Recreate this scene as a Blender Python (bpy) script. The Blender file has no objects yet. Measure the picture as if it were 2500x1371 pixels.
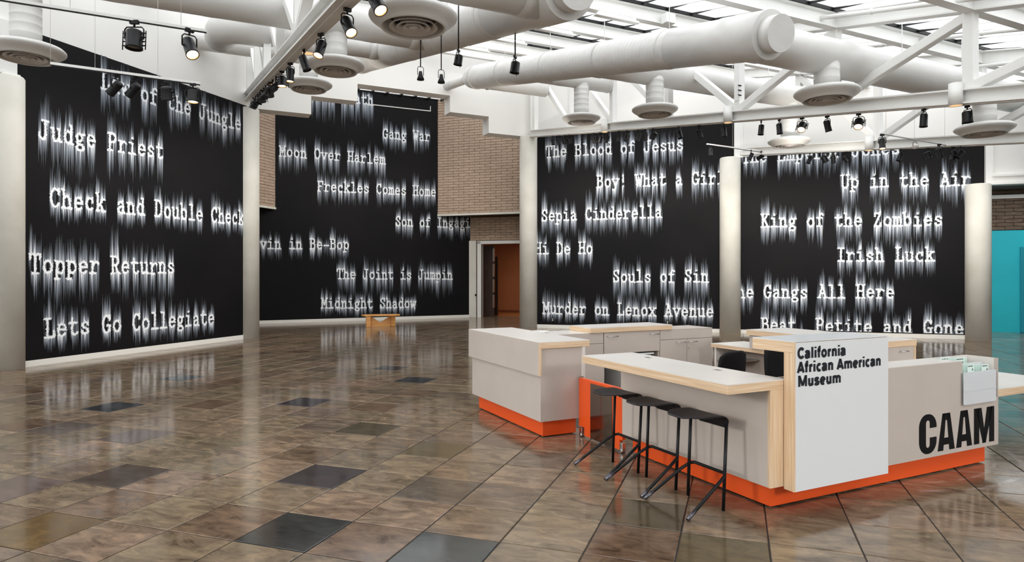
import bpy, math, random
import numpy as np
from mathutils import Vector, Matrix
random.seed(7); rng = np.random.default_rng(7)
sc = bpy.context.scene
COL = sc.collection
# ------------------------------------------------------------------ camera, world, exposure
cam = bpy.data.cameras.new('camera'); camo = bpy.data.objects.new('camera', cam); COL.objects.link(camo)
camo.location = (0, 0, 1.6); camo.rotation_euler = (math.radians(90), 0, 0)
cam.sensor_width = 36.0; cam.lens = 1603.0 / 2500.0 * 36.0
cam.shift_x = 0.002; cam.shift_y = -0.0054
cam.clip_start = 0.05; cam.clip_end = 200
sc.camera = camo
sc.view_settings.view_transform = 'Standard'; sc.view_settings.look = 'None'
sc.view_settings.gamma = 1.0; sc.view_settings.use_curve_mapping = False
sc.view_settings.exposure = 0.08
world = bpy.data.worlds.new('overcast_sky'); sc.world = world; world.use_nodes = True
wb = world.node_tree.nodes['Background']
wb.inputs[1].default_value = 2.55
_n = world.node_tree; _tc = _n.nodes.new('ShaderNodeTexCoord'); _sp = _n.nodes.new('ShaderNodeSeparateXYZ'); _gt = _n.nodes.new('ShaderNodeMath'); _gt.operation = 'GREATER_THAN'; _gt.inputs[1].default_value = -0.01
_mx = _n.nodes.new('ShaderNodeMixRGB'); _mx.inputs[1].default_value = (0.42, 0.40, 0.37, 1); _mx.inputs[2].default_value = (0.955, 0.975, 0.99, 1)   # pale paving below the horizon, even overcast sky above
_n.links.new(_tc.outputs['Generated'], _sp.inputs[0]); _n.links.new(_sp.outputs[2], _gt.inputs[0]); _n.links.new(_gt.outputs[0], _mx.inputs[0]); _n.links.new(_mx.outputs[0], wb.inputs[0])
try:
    sc.cycles.use_denoising = True
    sc.cycles.max_bounces = 10; sc.cycles.diffuse_bounces = 6; sc.cycles.glossy_bounces = 4
    sc.cycles.transparent_max_bounces = 8; sc.cycles.sample_clamp_indirect = 6.0
    sc.cycles.caustics_reflective = False; sc.cycles.caustics_refractive = False
except Exception:
    pass
def spot(name, loc, target, energy, angle=95, color=(1, 0.93, 0.84)):
    l = bpy.data.lights.new(name, 'SPOT'); l.energy = energy; l.color = color; l.spot_size = math.radians(angle); l.spot_blend = 1.0; l.shadow_soft_size = 0.12
    o = bpy.data.objects.new(name, l); COL.objects.link(o); o.location = loc; o.rotation_euler = (Vector(target) - Vector(loc)).to_track_quat('-Z', 'Y').to_euler(); return o
def area_light(name, loc, rot, sx, sy, energy, color):
    l = bpy.data.lights.new(name, 'AREA'); l.shape = 'RECTANGLE'; l.size = sx; l.size_y = sy; l.energy = energy; l.color = color
    o = bpy.data.objects.new(name, l); COL.objects.link(o); o.location = loc; o.rotation_euler = rot
    return o
# ------------------------------------------------------------------ frames: VU follows the desk and trusses, BA follows the floor tiles and side walls
YA = math.radians(18.98)
ROT = {'W': 0.0, 'VU': math.radians(45 - 18.98), 'BA': -YA}
def W(fr, x, y, z=0.0):
    r = ROT[fr]; c, s = math.cos(r), math.sin(r)
    return Vector((c * x - s * y, s * x + c * y, z))
INFO = {}
# ------------------------------------------------------------------ mesh builder
class MB:
    def __init__(s): s.v = []; s.f = []; s.sm = []
    def add(s, vs, fs, smooth=False):
        n = len(s.v); s.v += [tuple(p) for p in vs]; s.f += [tuple(i + n for i in f) for f in fs]; s.sm += [smooth] * len(fs); return s
    def box(s, x0, x1, y0, y1, z0, z1):
        vs = [(x, y, z) for z in (z0, z1) for y in (y0, y1) for x in (x0, x1)]
        return s.add(vs, [(0, 2, 3, 1), (4, 5, 7, 6), (0, 1, 5, 4), (2, 6, 7, 3), (0, 4, 6, 2), (1, 3, 7, 5)])
    def prism(s, poly, axis, a, b):
        """polygon in the two other axes, extruded along axis from a to b"""
        n = len(poly)
        def P(p, t):
            return {'x': (t, p[0], p[1]), 'y': (p[0], t, p[1]), 'z': (p[0], p[1], t)}[axis]
        vs = [P(p, a) for p in poly] + [P(p, b) for p in poly]
        fs = [tuple(range(n)), tuple(reversed(range(n, 2 * n)))] + [(i, i + n, (i + 1) % n + n, (i + 1) % n) for i in range(n)]
        return s.add(vs, fs)
    def beam(s, p0, p1, w, h, up=(0, 0, 1), prof=None):
        p0 = Vector(p0); p1 = Vector(p1); d = (p1 - p0).normalized(); u = Vector(up)
        r = d.cross(u).normalized(); u2 = r.cross(d).normalized()
        prof = prof or [(-w / 2, -h / 2), (w / 2, -h / 2), (w / 2, h / 2), (-w / 2, h / 2)]
        n = len(prof)
        vs = [p0 + r * a + u2 * b for a, b in prof] + [p1 + r * a + u2 * b for a, b in prof]
        return s.add(vs, [tuple(reversed(range(n))), tuple(range(n, 2 * n))] + [(i, (i + 1) % n, (i + 1) % n + n, i + n) for i in range(n)])
    def ibeam(s, p0, p1, w, h, t=0.02, tw=0.02):
        a, b = w / 2, h / 2
        return s.beam(p0, p1, w, h, prof=[(-a, -b), (a, -b), (a, -b + t), (tw / 2, -b + t), (tw / 2, b - t), (a, b - t), (a, b), (-a, b), (-a, b - t), (-tw / 2, b - t), (-tw / 2, -b + t), (-a, -b + t)])
    def tube(s, pts, r, n=10, caps=True, rs=None):
        pts = [Vector(p) for p in pts]; m = len(pts); base = len(s.v)
        ref = None; rings = []
        for i, p in enumerate(pts):
            d = (pts[min(i + 1, m - 1)] - pts[max(i - 1, 0)]).normalized()
            if ref is None:
                ref = d.orthogonal().normalized()
            x = (ref - d * ref.dot(d)).normalized(); ref = x; y = d.cross(x)
            rr = rs[i] if rs else r
            k = 1.0
            if 0 < i < m - 1:
                c = (pts[i] - pts[i - 1]).normalized().dot((pts[i + 1] - pts[i]).normalized()); k = 1.0 / max(0.6, math.sqrt((1 + c) / 2))
            rings.append([p + (x * math.cos(2 * math.pi * j / n) + y * math.sin(2 * math.pi * j / n)) * rr * (1 if k < 1.001 else 1) for j in range(n)])
        for rg in rings: s.v += [tuple(q) for q in rg]
        for i in range(m - 1):
            for j in range(n):
                s.f.append((base + i * n + j, base + i * n + (j + 1) % n, base + (i + 1) * n + (j + 1) % n, base + (i + 1) * n + j)); s.sm.append(True)
        if caps:
            s.f.append(tuple(base + j for j in reversed(range(n)))); s.sm.append(False)
            s.f.append(tuple(base + (m - 1) * n + j for j in range(n))); s.sm.append(False)
        return s
    def lathe(s, prof, c=(0, 0, 0), n=32, smooth=True, closed=False, axis='z'):
        base = len(s.v); m = len(prof)
        for r, z in prof:
            for j in range(n):
                a = 2 * math.pi * j / n; x, y = r * math.cos(a), r * math.sin(a)
                s.v.append((c[0] + x, c[1] + y, c[2] + z) if axis == 'z' else (c[0] + x, c[1] + z, c[2] + y))
        for i in range(m - 1 + (1 if closed else 0)):
            i2 = (i + 1) % m
            for j in range(n):
                s.f.append((base + i * n + j, base + i * n + (j + 1) % n, base + i2 * n + (j + 1) % n, base + i2 * n + j)); s.sm.append(smooth)
        return s
    def disc(s, c, r, n=24, axis='z'):
        base = len(s.v)
        for j in range(n):
            a = 2 * math.pi * j / n; x, y = r * math.cos(a), r * math.sin(a)
            s.v.append((c[0] + x, c[1] + y, c[2]) if axis == 'z' else (c[0] + x, c[1], c[2] + y))
        s.f.append(tuple(range(base, base + n))); s.sm.append(False); return s
    def mesh(s, name, org=(0, 0, 0)):
        me = bpy.data.meshes.new(name)
        ox, oy, oz = org
        me.from_pydata([(a - ox, b - oy, c - oz) for a, b, c in s.v], [], s.f)
        me.polygons.foreach_set('use_smooth', s.sm); me.update()
        return me
def fixnormals(me):
    import bmesh
    b = bmesh.new(); b.from_mesh(me); bmesh.ops.recalc_face_normals(b, faces=b.faces); b.to_mesh(me); b.free()
def build(name, mb, mat, parent=None, fr='W', org=(0, 0, 0), bevel=0.0, label=None, kind=None, fix=True, seg=2):
    if parent is not None: fr, org = INFO[parent.name]
    me = mb if isinstance(mb, bpy.types.Mesh) else mb.mesh(name, org)
    if fix and not isinstance(mb, bpy.types.Mesh): fixnormals(me)
    if mat is not None and not me.materials: me.materials.append(mat)
    o = bpy.data.objects.new(name, me); COL.objects.link(o)
    if parent is not None: o.parent = parent
    else: o.location = W(fr, *org); o.rotation_euler.z = ROT[fr]
    INFO[o.name] = (fr, org)
    if bevel:
        b = o.modifiers.new('bevel', 'BEVEL'); b.width = bevel; b.segments = seg; b.limit_method = 'ANGLE'; b.angle_limit = math.radians(40)
    if label: o['label'] = label
    if kind: o['kind'] = kind
    return o
def tag(o, label, cat, group=None):
    o['label'] = label; o['category'] = cat
    if group: o['group'] = group
    return o
def thing(name, label, cat, fr, org, group=None):
    o = bpy.data.objects.new(name, None); COL.objects.link(o); o.empty_display_size = 0.1
    o.location = W(fr, *org); o.rotation_euler.z = ROT[fr]; INFO[o.name] = (fr, tuple(org))
    return tag(o, label, cat, group)
def struct(name, mb, mat, fr='W', org=(0, 0, 0), **k):
    return build(name, mb, mat, None, fr, org, kind='structure', **k)
# ------------------------------------------------------------------ materials
def lin(c):
    return tuple(((x / 255) / 12.92 if x / 255 <= 0.04045 else ((x / 255 + 0.055) / 1.055) ** 2.4) for x in c)
def mat(name, rgb, rough=0.6, metal=0.0, spec=0.5, emit=None, estr=0.0, coat=0.0):
    m = bpy.data.materials.new(name); m.use_nodes = True; b = m.node_tree.nodes['Principled BSDF']
    b.inputs['Base Color'].default_value = (*rgb, 1); b.inputs['Roughness'].default_value = rough; b.inputs['Metallic'].default_value = metal
    b.inputs['Specular IOR Level'].default_value = spec; b.inputs['Coat Weight'].default_value = coat
    if emit: b.inputs['Emission Color'].default_value = (*emit, 1); b.inputs['Emission Strength'].default_value = estr
    return m
def noisy(name, c1, c2, scale=8.0, rough=0.6, detail=6, stretch=(1, 1, 1), bump=0.0, spec=0.5, lo=0.35, hi=0.65, bscale=None, rot=0.0):
    m = mat(name, c1, rough, spec=spec); nt = m.node_tree; N = nt.nodes; L = nt.links; b = N['Principled BSDF']
    g = N.new('ShaderNodeNewGeometry'); mp = N.new('ShaderNodeMapping'); mp.inputs['Scale'].default_value = stretch; mp.inputs['Rotation'].default_value = (0, 0, rot)
    n = N.new('ShaderNodeTexNoise'); n.inputs['Scale'].default_value = scale; n.inputs['Detail'].default_value = detail
    r = N.new('ShaderNodeValToRGB'); r.color_ramp.elements[0].position = lo; r.color_ramp.elements[0].color = (*c1, 1); r.color_ramp.elements[1].position = hi; r.color_ramp.elements[1].color = (*c2, 1)
    L.new(g.outputs['Position'], mp.inputs[0]); L.new(mp.outputs[0], n.inputs['Vector']); L.new(n.outputs['Fac'], r.inputs[0]); L.new(r.outputs[0], b.inputs['Base Color'])
    if bump:
        bn = N.new('ShaderNodeTexNoise'); bn.inputs['Scale'].default_value = bscale or scale * 4; bn.inputs['Detail'].default_value = 5
        bp = N.new('ShaderNodeBump'); bp.inputs['Strength'].default_value = bump; bp.inputs['Distance'].default_value = 0.01
        L.new(mp.outputs[0], bn.inputs['Vector']); L.new(bn.outputs['Fac'], bp.inputs['Height']); L.new(bp.outputs[0], b.inputs['Normal'])
    return m
M = {}
M['white'] = noisy('white_wall_paint', (0.77, 0.765, 0.745), (0.80, 0.795, 0.775), 0.7, 0.7, spec=0.3)
M['steel'] = noisy('white_painted_steel', (0.76, 0.76, 0.74), (0.80, 0.80, 0.785), 2.0, 0.45)
M['duct'] = noisy('white_painted_duct', (0.64, 0.635, 0.615), (0.68, 0.675, 0.66), 3.0, 0.33, stretch=(1, 1, 3))
M['diff_in'] = noisy('dusty_diffuser_grey', lin((196, 192, 190)), lin((208, 204, 202)), 6, 0.6)
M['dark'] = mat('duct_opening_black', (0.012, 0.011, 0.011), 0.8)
M['concrete'] = noisy('smooth_concrete', lin((207, 205, 196)), lin((219, 217, 210)), 1.6, 0.7, bump=0.12, bscale=30, detail=9, spec=0.25)
M['black'] = mat('satin_black_metal', (0.008, 0.008, 0.009), 0.4, spec=0.22)
M['blacksoft'] = mat('black_mesh_fabric', (0.006, 0.006, 0.007), 0.75, spec=0.2)
M['mural'] = noisy('black_mural_paint', (0.005, 0.005, 0.006), (0.008, 0.007, 0.008), 0.6, 0.6, spec=0.12)
M['base_white'] = mat('white_baseboard_paint', (0.78, 0.77, 0.73), 0.4)
M['grey'] = noisy('warm_grey_laminate', lin((190, 180, 172)), lin((194, 184, 177)), 3, 0.45, spec=0.4)
M['top'] = noisy('off_white_laminate', lin((222, 217, 212)), lin((226, 222, 217)), 3, 0.3, spec=0.5)
M['sign'] = mat('white_gloss_laminate', (0.72, 0.745, 0.77), 0.25)
M['orange'] = mat('orange_laminate', (0.80, 0.095, 0.014), 0.4)
M['ink'] = mat('black_vinyl', (0.006, 0.006, 0.007), 0.55, spec=0.15)
M['ink2'] = mat('charcoal_vinyl', (0.022, 0.025, 0.031), 0.55, spec=0.15)
M['chrome'] = mat('brushed_steel', (0.62, 0.62, 0.62), 0.25, 1.0)
M['mirror'] = mat('smoked_steel_mirror', (0.30, 0.27, 0.24), 0.12, 1.0)
M['teal'] = noisy('teal_wall_paint', (0.01, 0.46, 0.56), (0.012, 0.50, 0.60), 1.0, 0.5)
M['teal2'] = mat('deep_teal_paint', (0.0, 0.25, 0.34), 0.5)
M['louver'] = mat('grey_ceiling_slat', (0.13, 0.15, 0.15), 0.5)
M['louver_dark'] = mat('dark_grey_ceiling_gap', (0.035, 0.045, 0.048), 0.6)
M['brownwood'] = noisy('dark_brown_door_wood', (0.022, 0.010, 0.007), (0.045, 0.02, 0.013), 3, 0.4, stretch=(6, 6, 1))
M['terracotta'] = noisy('orange_brown_room_paint', (0.40, 0.155, 0.06), (0.43, 0.17, 0.07), 1, 0.6)
M['woodfloor'] = noisy('orange_wood_floor', (0.33, 0.13, 0.04), (0.38, 0.16, 0.05), 2, 0.3, stretch=(1, 8, 1))
M['bench'] = noisy('honey_plywood', lin((214, 148, 78)), lin((228, 168, 98)), 4, 0.4, stretch=(1, 1, 6))
M['acrylic'] = None
M['paper'] = mat('mint_paper', (0.72, 0.86, 0.80), 0.6)
M['pink'] = mat('red_pink_paper', (0.65, 0.12, 0.16), 0.6)
M['lens_on'] = mat('warm_lit_lens', (1, 0.8, 0.5), 0.3, emit=(1.0, 0.72, 0.42), estr=5.0)
M['lens_off'] = mat('dark_glass_lens', (0.02, 0.02, 0.02), 0.08)
M['amber'] = mat('amber_reflector', (0.75, 0.35, 0.12), 0.3, 0.6, emit=(1.0, 0.5, 0.18), estr=0.35)
M['warm_rim'] = mat('warm_rim_reflector', (0.8, 0.62, 0.42), 0.4, emit=(1.0, 0.7, 0.4), estr=0.5)
M['tubeglow'] = mat('fluorescent_tube', (1, 1, 1), 0.3, emit=(1, 0.98, 0.95), estr=3.0)
M['fridge'] = mat('white_enamel', (0.74, 0.77, 0.78), 0.25)
def acrylic():
    m = bpy.data.materials.new('frosted_acrylic'); m.use_nodes = True; nt = m.node_tree; nt.nodes.clear()
    o = nt.nodes.new('ShaderNodeOutputMaterial'); mx = nt.nodes.new('ShaderNodeMixShader'); t = nt.nodes.new('ShaderNodeBsdfTransparent')
    d = nt.nodes.new('ShaderNodeBsdfPrincipled'); d.inputs['Base Color'].default_value = (0.80, 0.82, 0.86, 1); d.inputs['Roughness'].default_value = 0.2
    mx.inputs[0].default_value = 0.72; t.inputs[0].default_value = (0.95, 0.97, 1, 1)
    nt.links.new(t.outputs[0], mx.inputs[1]); nt.links.new(d.outputs[0], mx.inputs[2]); nt.links.new(mx.outputs[0], o.inputs[0]); return m
M['acrylic'] = acrylic()
def pane_mat():
    m = bpy.data.materials.new('translucent_skylight_glass'); m.use_nodes = True; nt = m.node_tree; nt.nodes.clear()
    o = nt.nodes.new('ShaderNodeOutputMaterial'); mx = nt.nodes.new('ShaderNodeMixShader'); t = nt.nodes.new('ShaderNodeBsdfTransparent')
    d = nt.nodes.new('ShaderNodeBsdfTranslucent'); d.inputs['Color'].default_value = (0.87, 0.87, 0.87, 1)
    g = nt.nodes.new('ShaderNodeNewGeometry'); n = nt.nodes.new('ShaderNodeTexNoise'); n.inputs['Scale'].default_value = 1.3
    r = nt.nodes.new('ShaderNodeMapRange'); r.inputs['To Min'].default_value = 0.38; r.inputs['To Max'].default_value = 0.5
    t.inputs[0].default_value = (0.93, 0.93, 0.93, 1)
    nt.links.new(g.outputs['Position'], n.inputs['Vector']); nt.links.new(n.outputs['Fac'], r.inputs[0]); nt.links.new(r.outputs[0], mx.inputs[0])
    nt.links.new(t.outputs[0], mx.inputs[1]); nt.links.new(d.outputs[0], mx.inputs[2]); nt.links.new(mx.outputs[0], o.inputs[0]); return m
M['pane'] = pane_mat()
M['clear'] = bpy.data.materials.new('clear_glass'); M['clear'].use_nodes = True; _t = M['clear'].node_tree; _t.nodes.clear(); _o = _t.nodes.new('ShaderNodeOutputMaterial'); _m = _t.nodes.new('ShaderNodeMixShader'); _m.inputs[0].default_value = 0.06
_r = _t.nodes.new('ShaderNodeBsdfTransparent'); _r.inputs[0].default_value = (.92, .95, .94, 1); _q = _t.nodes.new('ShaderNodeBsdfGlossy'); _q.inputs['Roughness'].default_value = 0.02
_t.links.new(_r.outputs[0], _m.inputs[1]); _t.links.new(_q.outputs[0], _m.inputs[2]); _t.links.new(_m.outputs[0], _o.inputs[0])
def ply(name, c1, c2, c3):
    """plywood edge: thin horizontal plies with streaky grain"""
    m = mat(name, c1, 0.5, spec=0.35); nt = m.node_tree; N = nt.nodes; L = nt.links; b = N['Principled BSDF']
    g = N.new('ShaderNodeTexCoord'); mp = N.new('ShaderNodeMapping'); mp.inputs['Scale'].default_value = (3.0, 3.0, 110.0)
    n = N.new('ShaderNodeTexNoise'); n.inputs['Scale'].default_value = 1.0; n.inputs['Detail'].default_value = 5
    r = N.new('ShaderNodeValToRGB'); e = r.color_ramp.elements; e[0].position = 0.3; e[0].color = (*c2, 1); e[1].position = 0.7; e[1].color = (*c3, 1)
    x = e.new(0.5); x.color = (*c1, 1)
    L.new(g.outputs['Object'], mp.inputs[0]); L.new(mp.outputs[0], n.inputs['Vector']); L.new(n.outputs['Fac'], r.inputs[0]); L.new(r.outputs[0], b.inputs['Base Color'])
    return m
M['ply'] = ply('birch_plywood_edge', lin((220, 192, 160)), lin((207, 174, 140)), lin((229, 206, 178)))
def plyv():
    m = M['ply'].copy(); m.name = 'birch_plywood_vertical_edge'
    for n in m.node_tree.nodes:
        if n.type == 'MAPPING': n.inputs['Scale'].default_value = (110.0, 110.0, 2.5)
    return m
M['plyv'] = plyv()
def brick_mat(name, c1, c2):
    m = noisy(name, c1, c2, 5, 0.8, detail=8, stretch=(1, 1, 6), bump=0.4, bscale=40, spec=0.2)
    nt = m.node_tree; N = nt.nodes; L = nt.links; b = N['Principled BSDF']
    oi = N.new('ShaderNodeObjectInfo'); mr = N.new('ShaderNodeMapRange'); mr.inputs['To Min'].default_value = 0.94; mr.inputs['To Max'].default_value = 1.06
    hs = N.new('ShaderNodeHueSaturation'); src = b.inputs['Base Color'].links[0].from_socket
    L.new(oi.outputs['Random'], mr.inputs[0]); L.new(mr.outputs[0], hs.inputs['Value']); L.new(src, hs.inputs['Color']); L.new(hs.outputs[0], b.inputs['Base Color'])
    return m
M['brick'] = brick_mat('tan_roman_brick', lin((170, 148, 130)), lin((187, 165, 146)))
M['mortar'] = mat('shadowed_mortar', lin((110, 92, 74)), 0.9)
M['brick_dark'] = brick_mat('brown_corridor_brick', lin((92, 78, 68)), lin((118, 100, 86)))
M['mortar_dark'] = mat('dark_mortar', lin((50, 42, 38)), 0.9)
# ------------------------------------------------------------------ floor: polished slate-coloured tiles
TS = 0.4838 * 1.6 / 1.52
X0, Y0 = -1.4294 * 1.6 / 1.52, 4.223 * 1.6 / 1.52
B0 = X0 * math.cos(YA) - Y0 * math.sin(YA); A0 = X0 * math.sin(YA) + Y0 * math.cos(YA)   # tile grid origin in the BA frame
SCX, SCY, SCR1, SCR2 = 3.1, 6.35, 1.47, 1.275
def tile_mat(name, special=None):
    m = mat(name, (0.2, 0.17, 0.14), 0.16, spec=0.5); nt = m.node_tree; N = nt.nodes; L = nt.links; b = N['Principled BSDF']
    g = N.new('ShaderNodeNewGeometry'); rt = N.new('ShaderNodeVectorRotate'); rt.rotation_type = 'Z_AXIS'; rt.inputs['Angle'].default_value = YA
    L.new(g.outputs['Position'], rt.inputs['Vector'])
    sub = N.new('ShaderNodeVectorMath'); sub.operation = 'SUBTRACT'; sub.inputs[1].default_value = (B0, A0, -0.5); L.new(rt.outputs[0], sub.inputs[0])
    dv = N.new('ShaderNodeVectorMath'); dv.operation = 'SCALE'; dv.inputs['Scale'].default_value = 1 / TS; L.new(sub.outputs[0], dv.inputs[0])
    fl = N.new('ShaderNodeVectorMath'); fl.operation = 'FLOOR'; L.new(dv.outputs[0], fl.inputs[0])
    wn = N.new('ShaderNodeTexWhiteNoise'); wn.noise_dimensions = '3D'; L.new(fl.outputs[0], wn.inputs['Vector'])
    # stone figure: each tile shows its own piece of a warped noise
    off = N.new('ShaderNodeVectorMath'); off.operation = 'SCALE'; off.inputs['Scale'].default_value = 9.0; L.new(wn.outputs['Color'], off.inputs[0])
    add = N.new('ShaderNodeVectorMath'); add.operation = 'ADD'; L.new(rt.outputs[0], add.inputs[0]); L.new(off.outputs[0], add.inputs[1])
    mp = N.new('ShaderNodeMapping'); mp.inputs['Rotation'].default_value = (0, 0, 0.7); mp.inputs['Scale'].default_value = (1.2, 2.7, 1); L.new(add.outputs[0], mp.inputs[0])
    n1 = N.new('ShaderNodeTexNoise'); n1.inputs['Scale'].default_value = 3.3; n1.inputs['Detail'].default_value = 9; n1.inputs['Roughness'].default_value = 0.68; n1.inputs['Distortion'].default_value = 0.9
    L.new(mp.outputs[0], n1.inputs['Vector'])
    r1 = N.new('ShaderNodeValToRGB'); e = r1.color_ramp.elements; e[0].position = 0.30; e[0].color = (0.42, 0.38, 0.36, 1); e[1].position = 0.72; e[1].color = (1.75, 1.68, 1.58, 1)
    x = e.new(0.5); x.color = (1, 1, 1, 1)
    L.new(n1.outputs['Fac'], r1.inputs[0])
    n2 = N.new('ShaderNodeTexNoise'); n2.inputs['Scale'].default_value = 1.5; n2.inputs['Detail'].default_value = 4; L.new(add.outputs[0], n2.inputs['Vector'])
    base = N.new('ShaderNodeValToRGB'); e = base.color_ramp.elements
    if special is None:
        cols = [(0.0, (0.120, 0.080, 0.055)), (0.2, (0.165, 0.128, 0.088)), (0.45, (0.185, 0.146, 0.100)), (0.65, (0.200, 0.145, 0.106)), (0.82, (0.155, 0.126, 0.085)), (1.0, (0.125, 0.094, 0.074))]
    else:
        cols = [(0.0, special), (1.0, tuple(c * 1.12 for c in special))]
    e[0].position = 0; e[0].color = (*cols[0][1], 1); e[1].position = 1; e[1].color = (*cols[-1][1], 1)
    for p, c in cols[1:-1]:
        q = e.new(p); q.color = (*c, 1)
    L.new(wn.outputs['Value'], base.inputs[0])
    tint = N.new('ShaderNodeMixRGB'); tint.blend_type = 'MIX'; L.new(n2.outputs['Fac'], tint.inputs[0]); tint.inputs[1].default_value = (0.94, 0.97, 0.88, 1); tint.inputs[2].default_value = (1.10, 0.96, 0.95, 1)
    mu = N.new('ShaderNodeMixRGB'); mu.blend_type = 'MULTIPLY'; mu.inputs[0].default_value = 1.0 if special is None else 0.55; L.new(base.outputs[0], mu.inputs[1]); L.new(r1.outputs[0], mu.inputs[2])
    mu2 = N.new('ShaderNodeMixRGB'); mu2.blend_type = 'MULTIPLY'; mu2.inputs[0].default_value = 1.0; L.new(mu.outputs[0], mu2.inputs[1]); L.new(tint.outputs[0], mu2.inputs[2])
    cd = N.new('ShaderNodeVectorMath'); cd.operation = 'DISTANCE'; cd.inputs[1].default_value = (SCX, SCY, 0.0); L.new(g.outputs['Position'], cd.inputs[0])
    tot = None
    for rad, wd in ((SCR1, 0.022), (SCR2, 0.016)):
        cm = N.new('ShaderNodeMath'); cm.operation = 'COMPARE'; cm.inputs[1].default_value = rad; cm.inputs[2].default_value = wd; L.new(cd.outputs['Value'], cm.inputs[0])
        if tot is None: tot = cm
        else:
            ad = N.new('ShaderNodeMath'); ad.operation = 'MAXIMUM'; L.new(tot.outputs[0], ad.inputs[0]); L.new(cm.outputs[0], ad.inputs[1]); tot = ad
    sn = N.new('ShaderNodeTexNoise'); sn.inputs['Scale'].default_value = 6.0; sn.inputs['Detail'].default_value = 6; L.new(g.outputs['Position'], sn.inputs['Vector'])
    sr = N.new('ShaderNodeMapRange'); sr.inputs['From Min'].default_value = 0.42; sr.inputs['From Max'].default_value = 0.62; sr.inputs['To Max'].default_value = 0.5; L.new(sn.outputs['Fac'], sr.inputs[0])
    sm = N.new('ShaderNodeMath'); sm.operation = 'MULTIPLY'; L.new(tot.outputs[0], sm.inputs[0]); L.new(sr.outputs[0], sm.inputs[1])
    sc_ = N.new('ShaderNodeMixRGB'); L.new(sm.outputs[0], sc_.inputs[0]); L.new(mu2.outputs[0], sc_.inputs[1]); sc_.inputs[2].default_value = (0.42, 0.37, 0.35, 1)
    L.new(sc_.outputs[0], b.inputs['Base Color'])
    rr = N.new('ShaderNodeMapRange'); rr.inputs['To Min'].default_value = 0.05; rr.inputs['To Max'].default_value = 0.19; L.new(n1.outputs['Fac'], rr.inputs[0]); L.new(rr.outputs[0], b.inputs['Roughness'])
    bp = N.new('ShaderNodeBump'); bp.inputs['Strength'].default_value = 0.05; bp.inputs['Distance'].default_value = 0.004; L.new(n1.outputs['Fac'], bp.inputs['Height']); L.new(bp.outputs[0], b.inputs['Normal'])
    return m
M['tile'] = tile_mat('mottled_brown_stone_tile')
SPECIAL = {  # (across, away) index of the tiles that stand out
    (-1, 1): (0.038, 0.031, 0.031), (0, -1): (0.026, 0.027, 0.026), (2, -1): (0.040, 0.044, 0.046), (-4, 0): (0.062, 0.046, 0.037),
    (-3, -2): (0.105, 0.070, 0.030), (-5, -1): (0.110, 0.082, 0.074), (0, 3): (0.098, 0.078, 0.044), (4, 1): (0.072, 0.058, 0.036), (5, 0): (0.092, 0.076, 0.044),
    (1, 1): (0.100, 0.082, 0.064), (-2, 4): (0.075, 0.062, 0.040), (2, 6): (0.036, 0.030, 0.030)}
PXT = [((283, 990), (0.030, 0.032, 0.036)), ((750, 978), (0.036, 0.030, 0.034)), ((1015, 929), (0.034, 0.036, 0.038)), ((440, 925), (0.055, 0.060, 0.064)), ((340, 1060), (0.105, 0.082, 0.072)), ((190, 1040), (0.10, 0.08, 0.068)), ((960, 900), (0.06, 0.052, 0.05))]
for (px, py), c in PXT:
    Yd = 1603 * 1.6 / (py - 672); Xd = (px - 1245) / 1603 * Yd
    bb = Xd * math.cos(YA) - Yd * math.sin(YA); aa = Xd * math.sin(YA) + Yd * math.cos(YA)
    SPECIAL[(math.floor((bb - B0) / TS), math.floor((aa - A0) / TS))] = c
fl = MB().box(-20, 30, -26, 33, -0.2, -0.006)
floor = struct('floor', fl, mat('dark_grout', (0.022, 0.021, 0.022), 0.7), 'BA')
tile_me = MB(); g = 0.0045; t_ = TS / 2 - g; k_ = 0.004
tile_me.add([(-t_, -t_, -0.006), (t_, -t_, -0.006), (t_, t_, -0.006), (-t_, t_, -0.006), (-t_, -t_, -0.0025), (t_, -t_, -0.0025), (t_, t_, -0.0025), (-t_, t_, -0.0025),
             (-t_ + k_, -t_ + k_, 0), (t_ - k_, -t_ + k_, 0), (t_ - k_, t_ - k_, 0), (-t_ + k_, t_ - k_, 0)],
            [(0, 1, 5, 4), (1, 2, 6, 5), (2, 3, 7, 6), (3, 0, 4, 7), (4, 5, 9, 8), (5, 6, 10, 9), (6, 7, 11, 10), (7, 4, 8, 11), (8, 9, 10, 11)])
tme = tile_me.mesh('tile'); tme.materials.append(M['tile'])
smats = {}
def special_mesh(c):
    if c not in smats:
        m2 = tme.copy(); m2.materials.clear(); m2.materials.append(tile_mat('dark_accent_stone_tile', c)); smats[c] = m2
    return smats[c]
cells = []
for i in range(-34, 30):
    for j in range(-12, 44):
        bb = B0 + (i + 0.5) * TS; aa = A0 + (j + 0.5) * TS
        if bb < -16.5 or bb > 13.5 or aa > 27.2: continue
        p = W('BA', bb, aa)
        if p.y > 0.6 and abs(p.x / p.y) < 0.86: cells.append((p.length, i, j, bb, aa))
        elif p.length < 14: cells.append((100 + p.length, i, j, bb, aa))
cells.sort()
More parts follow.
